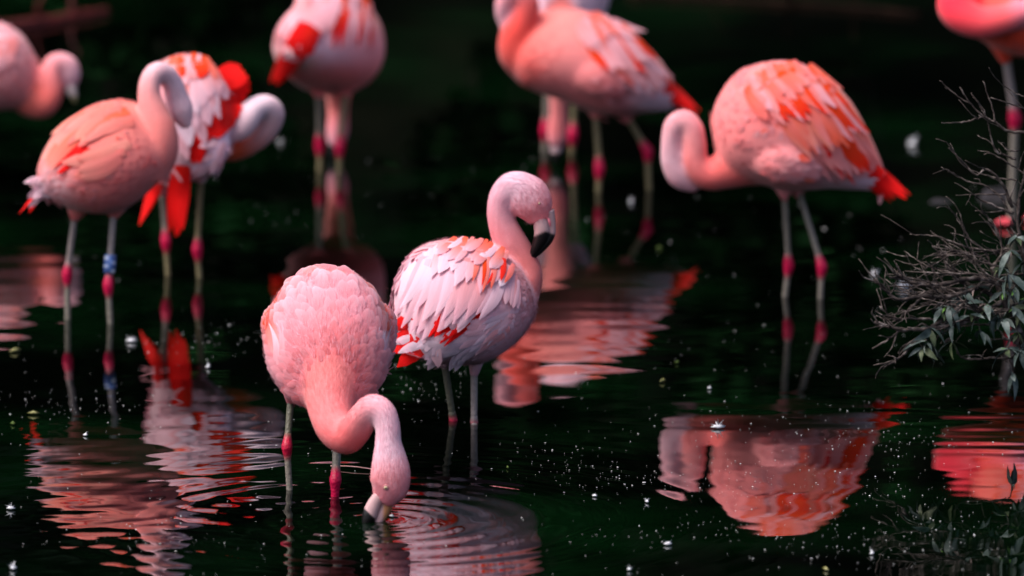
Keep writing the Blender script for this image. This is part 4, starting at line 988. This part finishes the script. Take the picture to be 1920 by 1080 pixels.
# ------------------------------------------------------------------ shrub overhanging the water at right
SB = ground(2005, 800); SY = SB[1]; SS = FPX / ((SB - CAMP) @ FWD)
def PS(x, y, off=0.0): return at(x, y, SY + off / SS)
shrub = thing("shrub", ground(2005, 800), "bare twiggy shrub with dusty grey-green leaves at the right edge", "shrub")
srng = np.random.default_rng(5)
tl = np.linspace(0, 1, 6); 
def leaf_mesh(name, mat, L=0.046, W=0.0155, droop=.35, fold=.25):
    v = []; f = []
    wprof = np.array([.12, .62, 1, .92, .55, .04])
    for i, t in enumerate(tl):
        z = -droop * L * t * t; w = W * .5 * wprof[i]
        v += [(-w, L * t, z + abs(w) * fold), (0, L * t, z), (w, L * t, z + abs(w) * fold)]
    for i in range(5):
        for j in range(2): k = i * 3 + j; f.append((k, k + 1, k + 4, k + 3))
    me = bpy.data.meshes.new(name); me.from_pydata(v, [], f); me.materials.append(mat)
    me.polygons.foreach_set("use_smooth", [True] * len(f)); me.update()
    return me
M_LEAF2 = make_plain("olive_leaf", [(0.33, (0.015, 0.026, 0.012)), (0.52, (0.045, 0.065, 0.03)), (0.75, (0.15, 0.17, 0.09))], 40, 0.55, 0.3, 0.002)
LEAVES = [leaf_mesh("leaf", M_LEAF2, .038, .013), leaf_mesh("leaf", M_LEAF, .054, .017, .6), leaf_mesh("leaf", M_LEAF, .040, .0145, .15, .5), leaf_mesh("leaf", M_DEADLEAF, .034, .015, .5, .6), leaf_mesh("leaf", M_NEWLEAF, .020, .006, .1, .4)]
n_leaf = [0]
def add_leaf(parent, p, d, roll, kind, sc):
    if n_leaf[0] >= 290: return
    n_leaf[0] += 1
    o = bpy.data.objects.new("leaf", LEAVES[kind]); COL.objects.link(o)
    d = Vector(d).normalized()
    q = d.to_track_quat('Y', 'Z'); M = Matrix.Translation(Vector(p)) @ q.to_matrix().to_4x4() @ Matrix.Rotation(roll, 4, 'Y') @ Matrix.Scale(sc, 4)
    o.parent = parent; o.matrix_parent_inverse = parent.matrix_basis.inverted(); o.matrix_basis = M
def twig_tube(P, r0, r1):
    m = len(P); R = np.linspace(r0, r1, m) * (1 + srng.normal(0, .12, m))
    P = P + srng.normal(0, .0006, P.shape)
    return rings_mesh(tube_rings(P, R, R, 7, np.array([.2, .3, 1])))
BR = [
    ([(2005, 812, 0), (1985, 760, 0), (1950, 690, -5), (1912, 630, -8), (1888, 575, -8), (1868, 525, -5), (1862, 500, 0)], 15, 8, 3),
    ([(1872, 525, -5), (1820, 522, -20), (1770, 532, -30), (1738, 534, -35), (1705, 528, -40), (1676, 513, -45)], 6, 3, 4),
    ([(1865, 530, -5), (1818, 545, -25), (1770, 557, -35), (1730, 555, -40), (1682, 562, -45), (1660, 542, -48), (1640, 524, -50)], 6, 2.8, 5),
    ([(1730, 556, -40), (1705, 580, -45), (1686, 597, -50)], 3.6, 2.2, 1),
    ([(1880, 565, -8), (1820, 600, -30), (1770, 612, -40), (1700, 618, -50), (1640, 605, -55)], 7, 3.4, 5),
    ([(1812, 565, -30), (1780, 590, -38), (1745, 616, -44), (1712, 645, -50), (1690, 668, -52), (1663, 685, -54)], 5, 2.8, 3),
    ([(1690, 616, -50), (1672, 632, -52), (1635, 654, -55)], 3.2, 2.2, 1),
    ([(1745, 598, -44), (1700, 597, -48), (1676, 598, -50), (1648, 574, -52)], 3.4, 2, 2),
    ([(1870, 560, 0), (1830, 540, 10), (1790, 546, 20), (1750, 549, 24), (1715, 548, 28)], 5, 2.4, 3),
    ([(1860, 545, 0), (1810, 530, 14), (1780, 505, 20), (1762, 470, 24)], 4, 2, 3),
    ([(1862, 500, 0), (1830, 478, -10), (1800, 474, -15), (1780, 471, -18)], 4, 2, 3),
    ([(1862, 505, 0), (1845, 470, 5), (1820, 450, 8), (1800, 415, 10), (1784, 396, 12)], 3, 1.6, 2),
    ([(1862, 500, 0), (1880, 470, 0), (1866, 430, 4), (1848, 402, 6)], 4, 1.8, 2),
    ([(1925, 640, 0), (1930, 560, 0), (1918, 470, 5), (1908, 400, 8), (1925, 310, 10), (1950, 240, 10)], 5, 3, 4),
    ([(1898, 390, 8), (1880, 345, 4), (1850, 318, 0), (1830, 328, -3), (1802, 300, -5), (1779, 277, -6)], 3.6, 1.8, 3),
    ([(1900, 400, 8), (1868, 388, 4), (1840, 375, 0), (1828, 366, -3)], 3.2, 1.7, 2),
    ([(1902, 420, 5), (1880, 375, 12), (1850, 350, 16), (1815, 340, 20), (1777, 321, 22)], 3, 1.5, 3),
    ([(1940, 250, 10), (1890, 245, 4), (1868, 230, 0), (1848, 220, -2), (1825, 200, -4), (1799, 164, -6)], 3.6, 1.5, 2),
    ([(1845, 218, -2), (1810, 228, -5), (1765, 231, -7)], 2.3, 1.4, 1),
    ([(1822, 196, -4), (1795, 180, -5), (1761, 150, -6)], 2, 1.1, 1),
    ([(1848, 218, -2), (1835, 195, 0), (1820, 174, 2)], 2, 1.2, 0),
    ([(1866, 228, 0), (1860, 200, 4), (1843, 152, 6)], 2.2, 1.1, 0),
    ([(1945, 212, 10), (1890, 193, 6), (1857, 183, 4)], 2.2, 1.3, 1),
    ([(1945, 190, 10), (1905, 175, 6), (1877, 157, 4)], 2, 1.2, 1),
    ([(1905, 300, 10), (1880, 290, 6), (1866, 282, 4), (1856, 245, 2), (1851, 228, 0)], 2.8, 1.6, 2),
    ([(1925, 330, 10), (1900, 312, 14), (1860, 288, 18), (1845, 290, 20)], 2.4, 1.4, 2),
    ([(1935, 620, 0), (1900, 668, -15), (1860, 671, -22), (1812, 673, -28), (1795, 662, -30)], 4, 2, 1),
    ([(1950, 690, 0), (1915, 655, -25), (1900, 640, -35), (1880, 632, -40)], 5, 2.5, 1),
    ([(1960, 700, 0), (1990, 640, 10), (2010, 560, 15), (2030, 480, 20)], 8, 4, 5),
    ([(1985, 650, 10), (2040, 610, 0), (2080, 600, -10)], 5, 3, 4),
]
_r = np.random.default_rng(77)
for k in range(20):                      # the tangle of thin side branches reaching out over the water
    x0, y0 = _r.uniform(1840, 1925), _r.uniform(470, 610); ln = _r.uniform(60, 170); up = _r.normal(-6, 26); o0 = _r.uniform(-50, 45)
    BR.append(([(x0, y0, o0), (x0 - ln * .35, y0 + up * .2 + _r.normal(0, 7), o0 + _r.normal(0, 10)), (x0 - ln * .7, y0 + up * .7 + _r.normal(0, 8), o0 + _r.normal(0, 16)), (x0 - ln, y0 + up + _r.normal(0, 9), o0 + _r.normal(0, 20))], _r.uniform(2, 4), 1.2, 2))
for k in range(3):
    x0, y0 = _r.uniform(1890, 1930), _r.uniform(260, 470); ln = _r.uniform(40, 110); up = _r.normal(-22, 20)
    BR.append(([(x0, y0, 8), (x0 - ln * .5, y0 + up * .4 + _r.normal(0, 6), 8 + _r.normal(0, 14)), (x0 - ln, y0 + up, 8 + _r.normal(0, 20))], 2.2, 1.0, 1))
branches = []
for pts, r0, r1, nt_ in BR:
    W_ = np.array([PS(*q) for q in pts]); P = catmull(W_, 6 * len(pts))
    parts_ = [twig_tube(P, r0 / SS * .8, r1 / SS * .8)]
    tips = [P[-1]]
    for k in range(nt_ * (4 if pts[0][1] > 480 else 1)):
        i = srng.integers(len(P) // 5, len(P) - 1); d = norm((P[min(i + 1, len(P) - 1)] - P[i - 1])[None])[0]
        d = norm((d + srng.normal(0, .42, 3) + np.array([0, 0, .12]))[None])[0]; ln = srng.uniform(18, 70) / SS
        q = catmull([P[i], P[i] + d * ln * .5 + srng.normal(0, .004, 3), P[i] + d * ln + srng.normal(0, .008, 3)], 7)
        parts_.append(twig_tube(q, min(r1, 2.6) / SS * .75, .9 / SS * .75)); tips.append(q[-1])
    v = []; f = []; o = 0
    for vv, ff in parts_:
        v.append(vv); f += [tuple(i + o for i in t) for t in ff]; o += len(vv)
    branches.append((obj("branch", np.vstack(v), f, M_BARK, shrub), P, tips))
CL = [(1895, 470, 5, -20), (1902, 535, 6, -30), (1888, 515, 5, -25), (1906, 445, 4, -15), (1880, 545, 5, -30), (1900, 575, 6, -35), (1745, 618, 6, -48), (1738, 640, 6, -52), (1730, 652, 5, -52), (1765, 580, 4, -40), (1775, 575, 5, -38), (1790, 600, 4, -36), (1848, 570, 7, -34), (1850, 575, 5, -28), (1838, 620, 4, -34), (1880, 598, 7, -34),
      (1868, 592, 5, -30), (1908, 625, 8, -40), (1912, 660, 8, -45), (1890, 655, 7, -45), (1900, 700, 3, -40), (1925, 560, 8, -10), (1915, 580, 6, -20), (1925, 490, 7, 0), (1880, 500, 4, -10), (1830, 535, 4, -20), (1800, 545, 4, -20), (1940, 640, 8, -20),
      (1960, 600, 8, 0), (1975, 650, 8, -20), (1960, 690, 8, -30), (1985, 540, 8, 10), (1945, 520, 7, 5), (1785, 640, 3, -36), (1820, 590, 4, -34)]
for (x, y, n, of) in CL:
    p = PS(x, y, of)
    bo = min(branches, key=lambda b: np.min(np.linalg.norm(b[1] - p, axis=1)))
    jn = bo[1][np.argmin(np.linalg.norm(bo[1] - p, axis=1))]
    if np.linalg.norm(jn - p) > .004:
        vv, ff = twig_tube(catmull([jn, (jn + p) / 2 + [0, 0, .004], p], 7), .0016, .0011)
        obj("branchlet", vv, ff, M_BARK, bo[0])
    a0 = srng.uniform(0, 6.28)
    for k in range(n + 2):
        a = a0 + 6.28 * k / (n + 2) + srng.normal(0, .25)
        d = (math.cos(a), math.sin(a) * .8, srng.uniform(-1.1, .15))
        kind = 3 if srng.random() < .10 else (4 if srng.random() < .06 else srng.integers(0, 3))
        add_leaf(bo[0], p + srng.normal(0, .002, 3), d, srng.normal(0, .5), int(kind), srng.uniform(.5, 1.15))

# ------------------------------------------------------------------ things lying in and on the water
def lump(c, rx, ry, rz, seed, mat, name, n1=14, n2=20, rough=.18, parent=None):
    r = np.random.default_rng(seed); ph = r.uniform(0, 6.28, 6)
    th = np.linspace(.03, math.pi - .03, n1); rg = []
    for t in th:
        row = []
        for p in np.linspace(0, 2 * math.pi, n2, endpoint=False):
            k = 1 + rough * (math.sin(3 * p + ph[0]) * math.sin(2 * t + ph[1]) + .6 * math.sin(5 * p + ph[2] + 3 * t) + .3 * math.sin(9 * p + ph[3]) * math.sin(7 * t + ph[4]))
            row.append(np.array(c) + np.array([math.cos(p) * math.sin(t) * rx, math.sin(p) * math.sin(t) * ry, math.cos(t) * rz]) * k)
        rg.append(row)
    v, f = rings_mesh(np.array(rg))
    return obj(name, v, f, mat, parent)

g = ground(1868, 372); tag(lump((g[0], g[1], -.015), .045, .06, .036, 3, M_ROCK, "rock"), "low grey wet rock behind the shrub's upper twigs", "rock")
g = ground(1762, 378); tag(lump((g[0], g[1], -.006), .03, .04, .010, 4, M_ROCK, "rock"), "small flat grey stone just above the water left of the rock", "rock")

def log(pts, r0, r1, mat, label, seed):
    r = np.random.default_rng(seed)
    P = catmull([at(x, y, ground(x, y + d)[1]) for x, y, d in pts], 40); P[:, 2] = np.maximum(P[:, 2], .004)
    R = np.linspace(r0, r1, 40) * (1 + r.normal(0, .06, 40))
    vs = []; fs = []; o = 0
    vv, ff = rings_mesh(tube_rings(P, R, R, 12, ZED)); vs.append(vv); fs += ff; o = len(vv)
    for k in (9, 20, 30):
        d = norm(np.array([[r.normal(0, .5), r.normal(0, .3), .8]]))[0]
        q = catmull([P[k], P[k] + d * .05, P[k] + d * .09 + [.02, 0, 0]], 6)
        vv, ff = rings_mesh(tube_rings(q, np.linspace(R[k] * .5, .004, 6), np.linspace(R[k] * .5, .004, 6), 7, np.array([.3, 1, 0]))); vs.append(vv); fs += [tuple(i + o for i in t) for t in ff]; o += len(vv)
    tag(obj("fallen_branch", np.vstack(vs), fs, mat), label, "branch")
log([(-60, 62, 4), (30, 50, 4), (110, 38, 4), (200, 22, 4)], .024, .014, M_LOG, "dark red fallen branch lying in the water top left", 1)
log([(1180, -6, 3), (1400, 4, 3), (1560, 12, 3), (1725, 28, 3)], .016, .010, M_LOG2, "thin brown fallen branch along the top edge, right of centre", 2)

def fleck(px, py, size, mat, name, label, cat, seed, group=None, asp=.7, tuftn=0):
    r = np.random.default_rng(seed); g = ground(px, py); rx = size / 850; a = r.uniform(0, 3.14)
    n = 14; rim = []
    for k in range(n):
        t = 2 * math.pi * k / n; rr_ = rx * (1 + r.normal(0, .16)); u, w = math.cos(t) * rr_, math.sin(t) * rr_ * asp
        rim.append((g[0] + u * math.cos(a) - w * math.sin(a), g[1] + u * math.sin(a) + w * math.cos(a), .0025 + rx * .22 * r.random()))
    top = (g[0], g[1], .004 + rx * .42); bot = (g[0], g[1], .0005)
    v = rim + [top, bot]; f = [(k, (k + 1) % n, n) for k in range(n)] + [((k + 1) % n, k, n + 1) for k in range(n)]
    for k in range(tuftn):      # barbs that stand out of the down
        d = norm(r.normal(size=(1, 3)) + [[0, 0, .5]])[0]; d[2] = abs(d[2]); b = np.array([g[0], g[1], .004 + rx * .15]); sd = norm(np.cross(d, [0.1, 1, .2])[None])[0] * rx * .10
        i = len(v); v += [tuple(b - sd), tuple(b + sd), tuple(b + d * rx * r.uniform(.8, 1.5))]; f.append((i, i + 1, i + 2))
    return tag(obj(name, [tuple(map(float, p)) for p in v], f, mat), label, cat, group)
FL = [(1695, 540, 17, "large white down tuft floating left of the shrub", 14), (1640, 516, 10, "round white down tuft left of the shrub's long twigs", 10), (1710, 273, 17, "blurred white tuft floating above the shrub's left side", 10),
      (1813, 202, 5, "", 0), (246, 642, 11, "white tuft floating right of the banded leg's reflection", 8), (1346, 804, 12, "white splayed down feather on the right bird's reflection", 10),
      (20, 956, 9, "curled white down feather near the left edge below the ripples", 10), (25, 1068, 10, "curled white down feather in the bottom left corner", 10), (390, 690, 7, "white tuft beside the scarlet wing's reflection", 6),
      (1213, 943, 6, "small white star of down right of the front bird's reflection", 8), (1635, 1040, 6, "small white star of down near the bottom right", 8), (525, 268, 8, "blurred white tuft right of the looped neck", 4), (1330, 730, 5, "small white tuft left of the right bird's leg reflections", 5),
      (1183, 380, 8, "blurred white tuft between the two right birds", 5), (1115, 932, 5, "white petal floating right of the feeding bird's rings", 4), (1252, 1023, 9, "long white petal floating below the right bird's reflection", 3),
      (735, 970, 5, "white drop of foam at the feeding bird's bill", 3), (160, 818, 6, "white petal floating between the left birds' reflections", 3), (1180, 1070, 6, "white petal at the bottom edge right of centre", 4), (860, 640, 5, "", 0)]
for i, (x, y, sz, lb, tn) in enumerate(FL):
    if lb: fleck(x, y, sz, M_FLECK, "floating_feather", lb, "feather", 60 + i, "white down floating on the pond", .6, tn)
for i, (x, y, sz, m, lb) in enumerate([(1243, 717, 15, M_YLEAF, "pale yellow leaf floating right of the middle reflection"), (1270, 682, 9, M_GLEAF, "small green leaf floating above the pale yellow leaf"),
                                     (24, 797, 14, M_GLEAF, "green leaf floating at the left edge"), (62, 778, 14, M_YLEAF, "yellow leaf floating just above the green one at left"), (28, 661, 18, M_YLEAF, "thin yellow leaf at the left edge below the pink reflection"),
                                     (952, 879, 9, M_GLEAF, "small olive leaf floating right of the feeding head"), (1236, 467, 10, M_GLEAF, "blurred yellow-green leaf between the two right birds"), (1548, 1070, 12, M_YLEAF, "dull yellow leaf at the bottom edge, right")]):
    fleck(x, y, sz * .8, m, "floating_leaf", lb, "leaf", 90 + i, None, .3)
q = np.array([ground(620, 877) + [0, 0, .004], ground(662, 880) + [0, 0, .006], ground(704, 884) + [0, 0, .004]])
v, f = rings_mesh(tube_rings(catmull(q, 14), np.full(14, .0013), np.full(14, .0013), 6, ZED)); tag(obj("floating_straw", v, f, M_STEM), "thin pinkish stem floating behind the feeding bird's head", "stem")

# specks of dust, foam and pollen on the surface
r = np.random.default_rng(17); sv = []; sf = []
N = 650
px = r.uniform(-40, 1960, N); py = np.where(r.random(N) < .72, r.uniform(620, 1090, N), r.uniform(250, 700, N))
DR = [(1200, 900, 120, 14), (1050, 870, 60, 25), (1350, 1000, 150, 10), (1700, 820, 90, 12), (420, 640, 120, 16), (120, 760, 90, 12), (1560, 1030, 110, 20), (820, 720, 50, 30), (260, 1000, 150, 20)]
xtra = [(480, 385), (498, 402), (540, 415), (555, 398), (515, 420), (470, 415), (690, 302), (760, 300), (820, 298), (886, 320), (1376, 516), (1420, 573), (1500, 385), (1545, 430), (1593, 405), (1600, 480), (1655, 470), (430, 610), (372, 545), (930, 378), (715, 385)]
px = np.concatenate([px, [q[0] for q in xtra], r.normal(1480, 170, 260), r.normal(1750, 130, 120), *[r.normal(cx_, sx_, 60) for cx_, cy_, sx_, sy_ in DR]]); py = np.concatenate([py, [q[1] for q in xtra], r.normal(880, 70, 260), r.normal(950, 80, 120), *[r.normal(cy_, sy_, 60) for cx_, cy_, sx_, sy_ in DR]])
for i in range(len(px)):
    g = ground(px[i], py[i]); rad = (.0007 + .0016 * r.random() ** 3.5) * (1.0 if py[i] > 620 else 1.05) * (2.0 if N <= i < N + len(xtra) else 1)
    if not (-2.5 < g[0] < 2.5): continue
    a = r.uniform(0, 6.28); k = len(sv); el = r.uniform(.5, 1)
    for j in range(5):
        t = a + 6.283 * j / 5; sv.append((g[0] + math.cos(t) * rad * r.uniform(.7, 1.3), g[1] + math.sin(t) * rad * el * 1.6, .0012))
    sv.append((g[0], g[1],   .0014 + rad * .5)); sf += [(k + j, k + (j + 1) % 5, k + 5) for j in range(5)]
tag(obj("floating_specks", sv, sf, M_SPECK), "fine pale specks of dust and foam scattered on the pond", "specks", None, "stuff")
